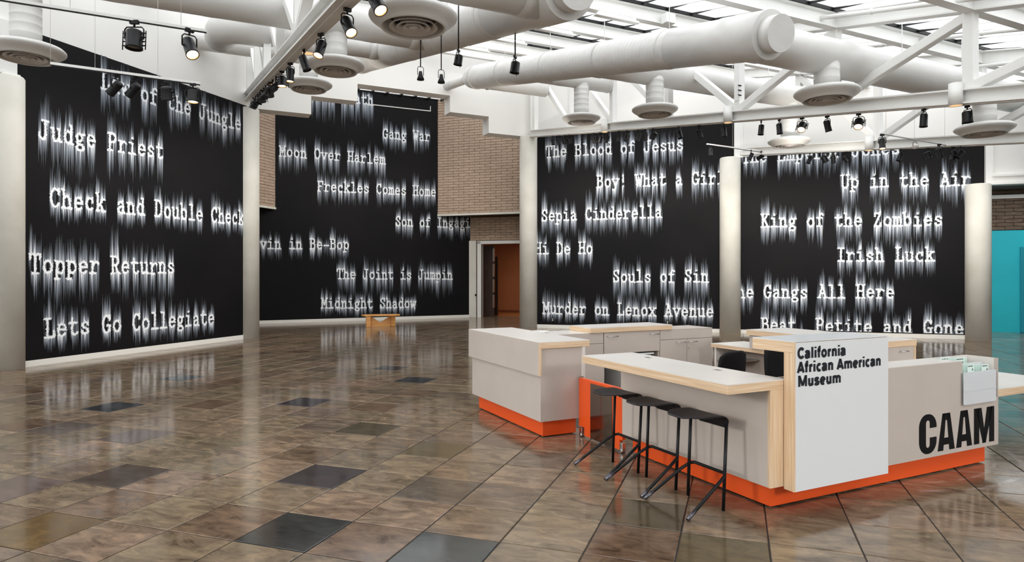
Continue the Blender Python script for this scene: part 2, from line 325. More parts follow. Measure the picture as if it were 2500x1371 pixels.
# only cells the camera can see count as the 300 largest
def inview(bb, aa):
    p = W('BA', bb, aa); 
    if p.y < 1.5: return False
    x = 1245 + 1603 * p.x / p.y; y = 672 + 1603 * 1.6 / p.y
    return -90 < x < 2590 and y < 1460
cnt = 0; rest = MB(); restv = {}
for d, i, j, bb, aa in cells:
    sp = SPECIAL.get((i, j))
    if (cnt < 285 and inview(bb, aa)) or sp:
        o = bpy.data.objects.new('tile', special_mesh(sp) if sp else tme); COL.objects.link(o); o.parent = floor
        o.location = (bb, aa, random.uniform(-0.0004, 0.0004)); cnt += 1
    else:
        rest.add([(x + bb, y + aa, z) for x, y, z in tile_me.v], tile_me.f)
build('tile_field', rest, M['tile'], floor, kind='stuff', fix=False)
# ------------------------------------------------------------------ walls
AW, BW, UW = 19.3, -11.75, 18.0     # right-hand wall plane, left-hand wall plane, bulkhead plane
struct('wall_left', MB().box(BW - 0.25, BW, 1.0, 13.66, 0, 9.2).box(BW - 0.25, BW, -22, 1.0, 0, 0.25).box(BW - 0.25, BW, -22, 1.0, 3.9, 6.0), M['white'], 'BA')
w14 = struct('window_14', MB().box(BW - .15, BW - .1, -22, 1.0, 2.2, 2.26), M['black'], 'BA')  # unseen windows added so daylight reaches the left-facing desk sides
for k in range(12):
    a = -22 + 1.95 * k; build('mullion', MB().box(BW - .16, BW - .08, a - .03, a + .03, .25, 3.9), M['black'], w14); build('pane', MB().box(BW - .125, BW - .115, a + .04, a + 1.9, .25, 3.9), M['clear'], w14)
struct('wall_right', MB().box(-5.98, 5.95, AW, AW + 0.25, 0, 9.2).box(5.95, 16.2, AW, AW + 0.25, 3.86, 9.2), M['white'], 'BA')
bz = [(1.2, 5.88), (2.91, 5.88), (2.91, 6.37), (4.14, 6.37), (4.14, 6.85), (6.84, 6.85), (6.84, 6.37), (8.08, 6.37), (8.08, 5.88), (9.75, 5.88), (9.75, 9.2), (1.2, 9.2)]
struct('wall_bulkhead', MB().prism(bz, 'y', UW, UW + 0.46), M['white'], 'VU')
struct('wall_back', MB().box(-30, 26, -9.4, -9.2, 0, 0.25).box(-30, 26, -9.4, -9.2, 3.9, 5.2), M['white'], 'VU')
w11 = struct('window_11', MB().box(-30, 26, -9.33, -9.27, 2.2, 2.26), M['black'], 'VU')  # unseen glazing added behind the camera to light fronts at low level
for k in range(28):
    v = -30 + 2.0 * k; build('mullion', MB().box(v - .03, v + .03, -9.35, -9.25, .25, 3.9), M['black'], w11); build('pane', MB().box(v + .04, v + 1.96, -9.305, -9.295, .25, 3.9), M['clear'], w11)
struct('wall_far_right', MB().box(16.0, 16.2, -24, 23, 0, 9), M['white'], 'BA')
# the recess behind the bulkhead
struct('wall_mural_recess', MB().box(1.2, 9.66, 23.215, 23.45, 0, 3.86).box(2.3, 8.4, 23.215, 23.45, 3.86, 8.3), M['white'], 'VU')
struct('wall_recess_left', MB().box(-15.75, -15.5, 13.6, 18.4, 0, 3.9).box(-15.75, -14.62, 13.6, 18.5, 3.86, 8.3).box(-15.7, -11.9, 13.55, 13.9, 0, 9.0), M['mortar'], 'BA')
wrr = struct('wall_recess_right', MB().box(-10.9, -5.5, 22.33, 23.6, 3.86, 8.3), M['mortar'], 'BA')
struct('trim_1', MB().box(-10.53, -5.5, 22.27, 22.33, 3.81, 3.88), M['concrete'], 'BA')
struct('trim_2', MB().box(-14.62, -14.55, 13.7, 18.27, 3.81, 3.88), M['concrete'], 'BA')
struct('wall_recess_side', MB().box(-5.75, -5.5, 19.5, 27, 0, 8.3), M['white'], 'BA')
cr = struct('ceiling_recess', MB().box(1.0, 10.2, 18.46, 18.6, 8.12, 8.3), M['white'], 'VU')
for u in (19.7, 21.0): build('rafter', MB().box(1.0, 10.2, u - .06, u + .06, 8.0, 8.2), M['steel'], cr)
for k in range(9):
    for u0, u1 in ((18.6, 19.64), (19.76, 20.94), (21.06, 22.25)): build('pane', MB().add([(1.0 + k * 1.02, u0, 8.16), (2.0 + k * 1.02, u0, 8.16), (2.0 + k * 1.02, u1, 8.16), (1.0 + k * 1.02, u1, 8.16)], [(0, 1, 2, 3)]), M['pane'], cr, fix=False)  # glazing extended over the whole recess ceiling to brighten the recess
wdoor = struct('wall_doorway', MB().box(-9.64, -9.25, 23.25, 23.5, 0, 3.86).box(-9.25, -5.5, 23.27, 23.5, 2.9, 3.86), M['mortar'], 'BA')
# bricks: long thin courses
def brickwork(parent, brick_m, axis, plane, s0, s1, z0, z1, face, L=0.42, H=0.098, maxparts=150, skip=None):
    """axis 'b': wall in plane a=plane running along b ; axis 'a': wall in plane b=plane running along a. face = outward sign of depth"""
    me = MB(); j = 0.006; t = 0.03
    if axis == 'b': me.box(-L / 2 + j, L / 2 - j, -t, t, -H / 2 + j, H / 2 - j)
    else: me.box(-t, t, -L / 2 + j, L / 2 - j, -H / 2 + j, H / 2 - j)
    bme = me.mesh('brick'); fixnormals(bme); bme.materials.append(brick_m)
    rows = int(round((z1 - z0) / H)); n = 0; rest = MB(); Hh = (z1 - z0) / rows
    fr, org = INFO[parent.name]
    for r in range(rows):
        z = z0 + (r + 0.5) * Hh; s = s0 + (L / 2 if r % 2 == 0 else 0.0)
        cells_ = []
        if r % 2: cells_.append((s0 + L / 4, 0.5)); s = s0 + L
        while s <= s1 - L / 2 + 1e-6: cells_.append((s, 1.0)); s += L
        e = s - L / 2
        if s1 - e > 0.05: cells_.append(((e + s1) / 2, (s1 - e) / L))
        for c, k in cells_:
            dd = random.uniform(-0.004, 0.004)
            if n < maxparts and r < rows:
                o = bpy.data.objects.new('brick', bme); COL.objects.link(o); o.parent = parent
                o.location = (c, plane + dd, z) if axis == 'b' else (plane + dd, c, z)
                o.scale = (k, 1, Hh / H) if axis == 'b' else (1, k, Hh / H); n += 1
            else:
                rest.add([((x * k + c, y + plane + dd, zz + z) if axis == 'b' else (x + plane + dd, y * k + c, zz + z)) for x, y, zz in me.v], me.f)
    if rest.v: build('brick_field', rest, brick_m, parent, kind='stuff', fix=False)
brickwork(wrr, M['brick'], 'b', 22.31, -10.51, -5.75, 3.88, 8.2, -1, maxparts=290)
wrl = struct('wall_recess_brick', MB().box(-14.62, -14.6, 13.7, 18.22, 3.88, 8.2), M['mortar'], 'BA')
brickwork(wrl, M['brick'], 'a', -14.6, 13.7, 18.22, 3.88, 8.2, 1, maxparts=290)
brickwork(wdoor, M['brick'], 'b', 23.26, -9.62, -5.75, 2.93, 3.80, -1, maxparts=200)
# ------------------------------------------------------------------ murals
G = {}
def arc(cx, cy, rx, ry, a0, a1, n=12):
    return [(cx + rx * math.cos(math.radians(a0 + (a1 - a0) * i / n)), cy + ry * math.sin(math.radians(a0 + (a1 - a0) * i / n))) for i in range(n + 1)]
X_ = 0.66
def gl(ch, *pl): G[ch] = pl
gl('a', [(.2, .54), (.34, X_), (.56, X_), (.68, .54), (.68, .08), (.86, .02)], [(.68, .38), (.4, .38), (.18, .26), (.2, .08), (.36, 0), (.56, .03), (.68, .16)])
gl('b', [(.06, 1), (.2, 1), (.2, 0)], arc(.5, .33, .31, .33, 0, 360))
gl('c', arc(.5, .33, .33, .33, 45, 315), [(.74, .42), (.74, .66)])
gl('d', [(.62, 1), (.76, 1), (.76, 0), (.92, 0)], arc(.46, .33, .31, .33, 0, 360))
gl('e', arc(.5, .33, .34, .33, 0, 320), [(.18, .35), (.82, .35)])
gl('f', [(.84, .9), (.7, 1), (.52, .96), (.42, .8), (.42, 0)], [(.16, X_), (.74, X_)], [(.18, 0), (.7, 0)])
gl('g', arc(.45, .42, .26, .22, 0, 360), [(.66, .56), (.9, .64)], [(.28, .26), (.22, .12), (.34, .04), (.62, .04), (.82, -.06)], arc(.5, -.14, .33, .15, 0, 360))
gl('h', [(.04, 1), (.2, 1), (.2, 0)], [(.2, .5), (.38, X_), (.6, X_), (.74, .5), (.74, 0)], [(.04, 0), (.36, 0)], [(.58, 0), (.92, 0)])
gl('i', [(.2, X_), (.5, X_), (.5, 0)], [(.14, 0), (.86, 0)], [(.46, .92), (.54, .96)])
gl('k', [(.04, 1), (.2, 1), (.2, 0)], [(.72, X_), (.26, .28)], [(.42, .42), (.78, 0)], [(.04, 0), (.36, 0)], [(.6, 0), (.94, 0)], [(.56, X_), (.88, X_)])
gl('l', [(.2, 1), (.5, 1), (.5, 0)], [(.14, 0), (.86, 0)])
gl('m', [(.02, X_), (.15, X_), (.15, 0)], [(.15, .5), (.25, X_), (.4, X_), (.5, .5), (.5, 0)], [(.5, .5), (.6, X_), (.75, X_), (.85, .5), (.85, 0)], [(.03, 0), (.27, 0)], [(.4, 0), (.6, 0)], [(.74, 0), (.98, 0)])
gl('n', [(.05, X_), (.22, X_), (.22, 0)], [(.22, .48), (.4, X_), (.6, X_), (.74, .5), (.74, 0)], [(.04, 0), (.38, 0)], [(.58, 0), (.94, 0)])
gl('o', arc(.5, .33, .34, .33, 0, 360))
gl('p', [(.04, X_), (.2, X_), (.2, -.3)], arc(.52, .33, .31, .33, 0, 360), [(.04, -.3), (.42, -.3)])
gl('r', [(.1, X_), (.3, X_), (.3, 0)], [(.1, 0), (.62, 0)], [(.3, .4), (.5, .6), (.7, X_), (.88, .56)])
gl('s', [(.78, .5), (.76, .6), (.5, X_), (.26, .58), (.24, .44), (.5, .34), (.76, .26), (.78, .1), (.5, 0), (.24, .06), (.2, .18)])
gl('t', [(.36, .92), (.36, .14), (.5, 0), (.7, .02), (.84, .12)], [(.12, X_), (.78, X_)])
gl('u', [(.04, X_), (.2, X_), (.2, .14), (.34, 0), (.56, .02), (.74, .16)], [(.6, X_), (.75, X_), (.75, 0), (.93, 0)])
gl('v', [(.16, X_), (.5, .02), (.84, X_)], [(.02, X_), (.34, X_)], [(.66, X_), (.98, X_)])
gl('w', [(.1, X_), (.28, .02), (.5, .52), (.72, .02), (.9, X_)], [(0, X_), (.24, X_)], [(.76, X_), (1, X_)])
gl('x', [(.18, X_), (.82, 0)], [(.82, X_), (.18, 0)], [(.04, X_), (.34, X_)], [(.66, X_), (.96, X_)], [(.04, 0), (.34, 0)], [(.66, 0), (.96, 0)])
gl('y', [(.16, X_), (.5, .04)], [(.84, X_), (.4, -.28), (.14, -.28)], [(.02, X_), (.34, X_)], [(.66, X_), (.98, X_)])
gl('A', [(.16, 0), (.48, 1), (.84, 0)], [(.28, .34), (.72, .34)], [(.3, 1), (.5, 1)], [(.02, 0), (.32, 0)], [(.66, 0), (.98, 0)])
gl('B', [(.06, 1), (.6, 1), (.76, .88), (.76, .66), (.6, .54), (.2, .54)], [(.6, .54), (.82, .42), (.82, .12), (.62, 0), (.06, 0)], [(.2, 1), (.2, 0)])
gl('C', arc(.52, .5, .38, .5, 40, 320), [(.82, .7), (.82, 1)])
gl('D', [(.06, 1), (.5, 1), (.78, .8), (.84, .5), (.78, .2), (.5, 0), (.06, 0)], [(.2, 1), (.2, 0)])
gl('E', [(.82, .78), (.82, 1), (.08, 1)], [(.22, 1), (.22, 0)], [(.22, .52), (.6, .52)], [(.08, 0), (.86, 0), (.86, .24)])
gl('F', [(.86, .76), (.86, 1), (.08, 1)], [(.24, 1), (.24, 0)], [(.24, .52), (.62, .52)], [(.08, 0), (.46, 0)])
gl('G', arc(.5, .5, .38, .5, 45, 320), [(.82, .72), (.82, 1)], [(.56, .42), (.92, .42)], [(.8, .42), (.8, .1)])
gl('H', [(.2, 1), (.2, 0)], [(.8, 1), (.8, 0)], [(.2, .52), (.8, .52)], [(.04, 1), (.36, 1)], [(.64, 1), (.96, 1)], [(.04, 0), (.36, 0)], [(.64, 0), (.96, 0)])
gl('I', [(.5, 1), (.5, 0)], [(.2, 1), (.8, 1)], [(.2, 0), (.8, 0)])
gl('J', [(.62, 1), (.62, .18), (.46, 0), (.24, .02), (.1, .16), (.1, .32)], [(.36, 1), (.88, 1)])
gl('K', [(.2, 1), (.2, 0)], [(.78, 1), (.22, .4)], [(.4, .58), (.8, 0)], [(.04, 1), (.36, 1)], [(.62, 1), (.94, 1)], [(.04, 0), (.36, 0)], [(.62, 0), (.96, 0)])
gl('L', [(.3, 1), (.3, 0)], [(.1, 1), (.52, 1)], [(.1, 0), (.88, 0), (.88, .3)])
gl('M', [(.16, 0), (.16, 1), (.5, .34), (.84, 1), (.84, 0)], [(.02, 1), (.2, 1)], [(.8, 1), (.98, 1)], [(.02, 0), (.3, 0)], [(.7, 0), (.98, 0)])
gl('O', arc(.5, .5, .38, .5, 0, 360))
gl('P', [(.06, 1), (.62, 1), (.82, .86), (.82, .62), (.62, .48), (.22, .48)], [(.22, 1), (.22, 0)], [(.06, 0), (.46, 0)])
gl('R', [(.06, 1), (.6, 1), (.78, .86), (.78, .64), (.6, .5), (.22, .5)], [(.22, 1), (.22, 0)], [(.06, 0), (.38, 0)], [(.5, .5), (.8, 0), (.96, 0)])
gl('S', [(.8, .74), (.76, .92), (.5, 1), (.24, .9), (.2, .7), (.4, .56), (.66, .44), (.82, .28), (.76, .08), (.5, 0), (.24, .08), (.18, .28)], [(.82, .7), (.82, 1)], [(.16, 0), (.16, .3)])
gl('T', [(.5, 1), (.5, 0)], [(.08, .76), (.08, 1), (.92, 1), (.92, .76)], [(.28, 0), (.72, 0)])
gl('U', [(.2, 1), (.2, .22), (.36, 0), (.64, 0), (.8, .22), (.8, 1)], [(.04, 1), (.36, 1)], [(.64, 1), (.96, 1)])
gl('W', [(.12, 1), (.3, 0), (.5, .7), (.7, 0), (.88, 1)], [(0, 1), (.28, 1)], [(.72, 1), (1, 1)])
gl('Z', [(.2, .78), (.2, 1), (.8, 1), (.18, 0), (.84, 0), (.84, .24)])
gl('!', [(.5, 1), (.5, .36)], [(.48, .02), (.52, .06)])
gl('-', [(.12, .36), (.88, .36)])
gl(',', [(.52, .06), (.44, -.16)])
PITCH = 0.2275; CAP = 0.335
PAINT = bpy.data.materials.new('smeared_white_paint'); PAINT.use_nodes = True
_b = PAINT.node_tree.nodes['Principled BSDF']; _a = PAINT.node_tree.nodes.new('ShaderNodeVertexColor'); _a.layer_name = 'paint'
PAINT.node_tree.links.new(_a.outputs['Color'], _b.inputs['Base Color']); _b.inputs['Roughness'].default_value = 0.6; _b.inputs['Specular IOR Level'].default_value = 0.18
def mural_text(parent, titles, smin, smax, regions, mapper, dx=0.0125, dz=0.0125):
    """titles: (text, s_left, z_left, z_right); regions: list of (s0,s1,z0,z1) the paint may cover"""
    nx = int((smax - smin) / dx) + 1; nz = int(8.4 / dz)
    I = np.zeros((nx, nz), np.float32); own = -np.ones((nx, nz), np.int16)
    sx = smin + (np.arange(nx) + 0.5) * dx; zz = (np.arange(nz) + 0.5) * dz
    reg = np.zeros((nx, nz), bool)
    for s0, s1, z0, z1 in regions:
        reg |= ((sx >= s0) & (sx <= s1))[:, None] & ((zz >= z0) & (zz <= z1))[None, :]
    for ti, (txt, sl, zl, zr, up, dn) in enumerate(titles):
        T = np.zeros((nx, nz), np.float32)
        for ci, ch in enumerate(txt):
            if ch == ' ': continue
            ox = sl + ci * PITCH; oz = zl + (zr - zl) * ci / max(1, len(txt) - 1) + rng.uniform(-0.008, 0.008)
            i0 = max(0, int((ox - 0.08 - smin) / dx)); i1 = min(nx, int((ox + PITCH + 0.08 - smin) / dx)); 
            if i1 <= i0: continue
            j0 = max(0, int((oz - 0.18) / dz)); j1 = min(nz, int((oz + CAP + 0.12) / dz))
            if j1 <= j0: continue
            gx, gz = np.meshgrid(sx[i0:i1], zz[j0:j1], indexing='ij')
            gx = gx + rng.normal(0, 0.0065, gx.shape); gz = gz + rng.normal(0, 0.0065, gz.shape)
            D = np.full(gx.shape, 9.0)
            for pl in G[ch]:
                for (xa, ya), (xb, yb) in zip(pl[:-1], pl[1:]):
                    ax, az = ox + (xa * .92 + .04) * PITCH, oz + ya * CAP; bx, bz2 = ox + (xb * .92 + .04) * PITCH, oz + yb * CAP
                    vx, vz = bx - ax, bz2 - az; L2 = vx * vx + vz * vz + 1e-9
                    t = np.clip(((gx - ax) * vx + (gz - az) * vz) / L2, 0, 1)
                    D = np.minimum(D, np.hypot(gx - ax - t * vx, gz - az - t * vz))
            S = np.clip((0.0275 - D) / 0.008, 0, 1)
            loc = S * rng.uniform(0.9, 1.0, S.shape)
            T[i0:i1, j0:j1] = np.maximum(T[i0:i1, j0:j1], loc)
            # smears: every column drags paint from the topmost and lowest stroke
            hu = up * rng.uniform(0.8, 1.2) * (1.2 if ch.isupper() else 0.9); hd = dn * rng.uniform(0.8, 1.15)
            for i in range(i0, i1):
                col = S[i - i0] > 0.5
                if not col.any(): continue
                js = np.nonzero(col)[0]; jt = j0 + js[-1]; jb = j0 + js[0]
                edge = min(1.0, 0.30 + 3.2 * col.mean())
                A = min(0.95, edge * (0.28 + 0.75 * rng.random() ** 1.6)); Lu = hu * rng.uniform(0.35, 1.2); n = int(Lu / dz)
                if n > 1:
                    k = np.arange(n); pr = A * (1 - k / n) ** 1.25; e = min(nz, jt + 1 + n); T[i, jt + 1:e] = np.maximum(T[i, jt + 1:e], pr[:e - jt - 1])
                A = min(0.95, edge * (0.30 + 0.75 * rng.random() ** 1.5)); Ld = hd * rng.uniform(0.4, 1.2); n = int(Ld / dz)
                if n > 1:
                    k = np.arange(n); pr = A * (1 - k / n) ** 1.1; e = max(0, jb - n); seg = pr[:jb - e][::-1]
                    T[i, e:jb] = np.maximum(T[i, e:jb], seg)
                # light drag between strokes
                gap = (~col) & (np.arange(len(col)) > js[0]) & (np.arange(len(col)) < js[-1])
                if gap.any() and rng.random() < 0.4: T[i, j0:j1][gap] = np.maximum(T[i, j0:j1][gap], rng.uniform(0.05, 0.35))
        m = T > I; I[m] = T[m]; own[m] = ti
    I[~reg] = 0
    Q = np.round(I * 14).astype(int); Q[:, 0] = 0; Q[:, -1] = 0
    data = [([], [], []) for _ in titles]
    for i in range(nx):
        q = Q[i]
        if not q.any(): continue
        chg = np.nonzero(np.diff(q))[0] + 1
        pts = np.unique(np.concatenate([chg - 1, chg]))
        for a, b in zip(pts[:-1], pts[1:]):
            if q[a] == 0 and q[b] == 0: continue
            if q[a] == 0 and b - a == 1 and q[b] > 8: 
                continue
            t = own[i, a] if q[a] else own[i, b]
            if t < 0: t = own[i, b]
            if t < 0: continue
            V, F, C = data[t]; n = len(V); x0, x1 = smin + i * dx, smin + (i + 1) * dx; z0, z1 = zz[a], zz[b]
            V += [(x0, z0), (x1, z0), (x1, z1), (x0, z1)]; F.append((n, n + 1, n + 2, n + 3)); C += [I[i, a], I[i, a], I[i, b], I[i, b]]
    for t, (V, F, C) in enumerate(data):
        if not V: continue
        me = bpy.data.meshes.new('painted_title'); me.from_pydata([mapper(x, z) for x, z in V], [], F)
        c = np.array(C, np.float32)[:, None]; base = np.array([[0.006, 0.006, 0.007]]); wh = np.array([[0.92, 0.95, 0.99]]); lo = np.array([[0.25, 0.285, 0.34]])
        f = c ** 1.15; mid = np.where(c < 0.5, base + (lo - base) * (c / 0.5) ** 1.4, lo + (wh - lo) * ((c - 0.5) / 0.5) ** 0.9)
        rgba = np.concatenate([mid, np.ones((len(C), 1))], 1).astype(np.float32)
        at = me.color_attributes.new('paint', 'FLOAT_COLOR', 'POINT'); at.data.foreach_set('color', rgba.ravel())
        me.materials.append(PAINT)
        o = bpy.data.objects.new('painted_title', me); COL.objects.link(o); o.parent = parent
        o['label'] = 'smeared white typewriter title reading ' + titles[t][0].replace(',', '').replace('!', '')
def mural(label, fr, boxes, titles, smin, smax, regions, mapper):
    mb = MB()
    for b in boxes: mb.box(*b)
    o = build('mural', mb, M['mural'], None, fr, (0, 0, 0)); tag(o, label, 'mural')
    mural_text(o, titles, smin, smax, regions, mapper); return o
e_ = 0.0015
mural('black painted mural on the left wall, top title Law of the Jungle', 'BA', [(BW + 0.001, BW + 0.012, 7.78, 13.6, 0.105, 5.9)],
      [("Law of the Jungle", 9.52, 5.26, 5.24, .42, .48), ("Judge Priest", 8.31, 4.04, 4.13, .42, .55), ("Check and Double Check", 8.51, 2.85, 2.88, .34, .30), ("Topper Returns", 8.15, 1.64, 1.65, .45, .52), ("Lets Go Collegiate", 8.41, .49, .45, .42, .30)],
      7.78, 13.6, [(7.79, 13.6, .12, 5.9)], lambda s, z: (BW + 0.012 + e_, s, z))
mural('tall black painted mural in the central recess behind the wooden bench', 'VU', [(1.4, 9.63, 23.188, 23.2, 0.105, 3.84), (2.58, 8.33, 23.188, 23.2, 3.84, 8.12)],
      [("Go Down Death", 2.95, 7.67, 7.67, .3, .75), ("Gang War", 6.22, 6.53, 6.59, .42, .45), ("Moon Over Harlem", 2.70, 5.61, 5.61, .45, .55), ("Freckles Comes Home", 3.94, 4.51, 4.56, .42, .5), ("Son of Ingagi", 6.69, 3.40, 3.43, .35, .45), ("Jivin in Be-Bop", 1.64, 2.49, 2.53, .32, .38), ("The Joint is Jumpin", 4.60, 1.49, 1.46, .42, .62), ("Midnight Shadow", 4.07, .48, .42, .35, .30)],
      1.4, 9.63, [(1.5, 9.62, .12, 3.84), (2.6, 8.32, 3.83, 8.1)], lambda s, z: (s, 23.188 - e_, z))
mural('black painted mural right of the recess, top title The Blood of Jesus', 'BA', [(-5.78, -0.05, AW - 0.012, AW - 0.001, 0.105, 5.84)],
      [("The Blood of Jesus", -5.49, 5.20, 5.17, .42, .45), ("Boy! What a Girl", -3.92, 4.22, 4.17, .42, .48), ("Sepia Cinderella", -5.63, 3.26, 3.27, .42, .5), ("Hi De Ho", -5.83, 2.27, 2.25, .35, .42), ("Souls of Sin", -3.44, 1.41, 1.42, .48, .62), ("Murder on Lenox Avenue", -5.58, .44, .44, .42, .28)],
      -5.78, -0.05, [(-5.77, -0.3, .12, 5.83)], lambda s, z: (s, AW - 0.012 - e_, z))
mural('black painted mural on the far right, title King of the Zombies', 'BA', [(0.0, 5.85, AW - 0.012, AW - 0.001, 0.105, 4.88)],
      [("The Emperor Jones", 0.15, 4.72, 4.74, .3, .5), ("Up in the Air", 2.62, 3.92, 3.86, .42, .48), ("King of the Zombies", .65, 2.93, 2.87, .38, .48), ("Irish Luck", 2.52, 1.98, 1.97, .36, .42), ("The Gangs All Here", -.20, .98, 1.02, .38, .45), ("Beat, Petite and Gone", .65, .10, .12, .42, .3)],
      0.0, 5.85, [(0.1, 5.84, .12, 4.86)], lambda s, z: (s, AW - 0.012 - e_, z))
# baseboards under the murals
struct('baseboard_left', MB().box(BW, BW + 0.02, 7.78, 13.6, 0, 0.105), M['base_white'], 'BA')
struct('baseboard_recess', MB().box(1.4, 9.64, 23.17, 23.2, 0, 0.105), M['base_white'], 'VU')
struct('baseboard_right', MB().box(-5.8, 5.85, AW - 0.022, AW, 0, 0.105), M['base_white'], 'BA')
# trims above the right-hand murals and fascia over the corridor
struct('trim_3', MB().box(-0.03, 0.13, AW - 0.06, AW, 4.86, 5.9).box(0.13, 0.19, AW - 0.04, AW, 4.86, 5.9), M['steel'], 'BA')
struct('trim_4', MB().box(5.86, 6.02, AW - 0.08, AW, 3.88, 4.95), M['steel'], 'BA')
struct('trim_5', MB().box(5.9, 13, AW - 0.10, AW + 0.25, 3.84, 3.90).box(5.98, 13, AW - 0.05, AW, 3.90, 4.04).box(5.98, 13, AW - 0.10, AW, 4.04, 4.09), M['steel'], 'BA')
struct('trim_6', MB().box(-5.95, -5.80, AW - 0.05, AW, 5.88, 8.0), M['steel'], 'BA')
# corridor behind the last column
struct('wall_corridor', MB().box(5.5, 16.0, 22.02, 22.2, 0, 2.87), M['teal'], 'BA')
struct('wall_corridor_door', MB().box(7.52, 9.5, 21.98, 22.02, 0, 2.40), M['teal2'], 'BA', bevel=0.01)
wcb = struct('wall_corridor_brick', MB().box(5.5, 16.0, 22.03, 22.2, 2.87, 4.4), M['mortar_dark'], 'BA')
brickwork(wcb, M['brick_dark'], 'b', 22.02, 5.9, 9.6, 2.88, 4.3, -1, maxparts=150)
cc = struct('ceiling_corridor', MB().box(5.5, 16.0, AW + 0.25, 22.2, 4.32, 4.45), M['louver_dark'], 'BA')
for k, a in enumerate((19.75, 20.15, 20.6, 21.05, 21.5, 21.9)):
    build('slat', MB().box(5.5, 16.0, a - 0.06, a + 0.06, 4.02, 4.14), M['louver'], cc)
struct('trim_7', MB().box(5.5, 16.0, 21.94, 22.0, 3.76, 3.86), M['steel'], 'BA')
# ------------------------------------------------------------------ doorway and the orange room
d1 = struct('door_1', MB().box(-9.30, -9.14, 23.20, 23.42, 0, 2.9).box(-9.30, -5.8, 23.20, 23.42, 2.79, 2.91), M['steel'], 'BA', bevel=0.006)
build('jamb_panel', MB().box(-9.62, -9.33, 23.16, 23.20, 0, 2.92), M['concrete'], d1, bevel=0.01)
build('push_plate', MB().box(-9.36, -9.31, 23.13, 23.16, 0.82, 0.90), M['ink'], d1)
build('seal_strip', MB().box(-9.145, -9.125, 23.25, 23.30, 0, 2.8), M['black'], d1)
dl = build('door_leaf', MB().box(-9.6, -8.88, 23.9, 23.96, 0, 2.76), M['brownwood'], d1, bevel=0.005)
for z in (0.35, 0.95, 1.55, 2.15): build('rail', MB().box(-8.91, -8.87, 23.86, 23.98, z, z + 0.5), M['chrome'], dl)
build('second_leaf', MB().box(-9.6, -8.98, 24.6, 24.66, 0, 2.35), M['brownwood'], d1, bevel=0.005)
struct('wall_room_back', MB().box(-10.2, -5.5, 27.0, 27.1, 0, 3.2).box(-10.2, -10.1, 23.5, 27, 0, 3.2), M['terracotta'], 'BA')
struct('ceiling_room', MB().box(-10.2, -5.5, 23.5, 27.1, 3.1, 3.2), M['terracotta'], 'BA')
struct('floor_room', MB().box(-10.2, -5.5, 24.4, 27.0, -0.005, 0.006), M['woodfloor'], 'BA')
struct('baseboard_room', MB().box(-10.1, -5.5, 26.97, 27.0, 0.0, 0.10), mat('burnt_orange_base', (0.22, 0.06, 0.02), 0.5), 'BA')
p = W('BA', -7.2, 25.2, 2.9); area_light('room_lamp', p, (0, 0, -YA), 1.5, 1.5, 26, (1, 0.78, 0.55))
p = W('BA', 9.0, 20.6, 3.95); area_light('corridor_fill', p, (0, 0, -YA), 5.0, 1.2, 60, (0.95, 1, 1))  # area light added to lift the corridor, no fitting built
# ------------------------------------------------------------------ columns
def column(b, a, top, label, r=0.28):
    o = build('column', MB().lathe([(0, 0), (r, 0), (r, top - 0.03), (r - 0.02, top), (0, top)], (b, a, 0), 48), M['concrete'], None, 'BA', (b, a, 0))
    return tag(o, label, 'column')
column(-11.80, 7.80, 5.0, 'round concrete column cut off by the left edge of the picture')
column(-11.82, 13.72, 5.86, 'round concrete column between the left mural and the recess')
column(-6.03, 19.30, 5.86, 'round concrete column between the doorway and the second mural')
column(-0.15, 19.28, 4.87, 'round concrete column between the two right-hand murals')
column(5.71, 19.28, 3.87, 'round concrete column beside the teal corridor wall')
tag(build('column_bracket', MB().box(-11.9, -11.62, 7.60, 7.88, 5.02, 5.9).box(-11.95, -11.6, 7.58, 7.92, 4.99, 5.03), M['steel'], None, 'BA', (-11.8, 7.8, 5.0)), 'white steel post standing on top of the leftmost column', 'bracket')
# ------------------------------------------------------------------ roof: purlins, skylight bays
US = [1.05 + 2.05 * k for k in range(9)]
ORD = ['first', 'second', 'third', 'fourth', 'fifth', 'sixth', 'seventh', 'eighth', 'ninth', 'tenth', 'eleventh', 'twelfth', 'thirteenth', 'fourteenth', 'fifteenth', 'sixteenth', 'seventeenth', 'eighteenth', 'nineteenth', 'twentieth', 'twenty-first', 'twenty-second']
def zroof(u): return 4.21 + 0.225 * max(u, 0.0)
def vlim(u): return max(-9.0, u - 16.55), min(17.5, 27.25 - u)
for k, u in enumerate(US[1:]):
    v0, v1 = vlim(u); zb = zroof(u) - 0.275
    t = thing('roof_beam', 'white steel roof beam under the skylight, %s row counted from the camera' % ORD[k], 'beam', 'VU', (5, u, zb), 'skylight beams')
    build('web', MB().ibeam((v0, u, zb + 0.12), (v1, u, zb + 0.12), 0.14, 0.24, 0.018, 0.02), M['steel'], t)
    build('black_rail', MB().box(v0, v1, u - 0.095, u - 0.03, zb + 0.242, zb + 0.295), M['black'], t)
VJ = 0.54; V0 = 7.02 - VJ * 40
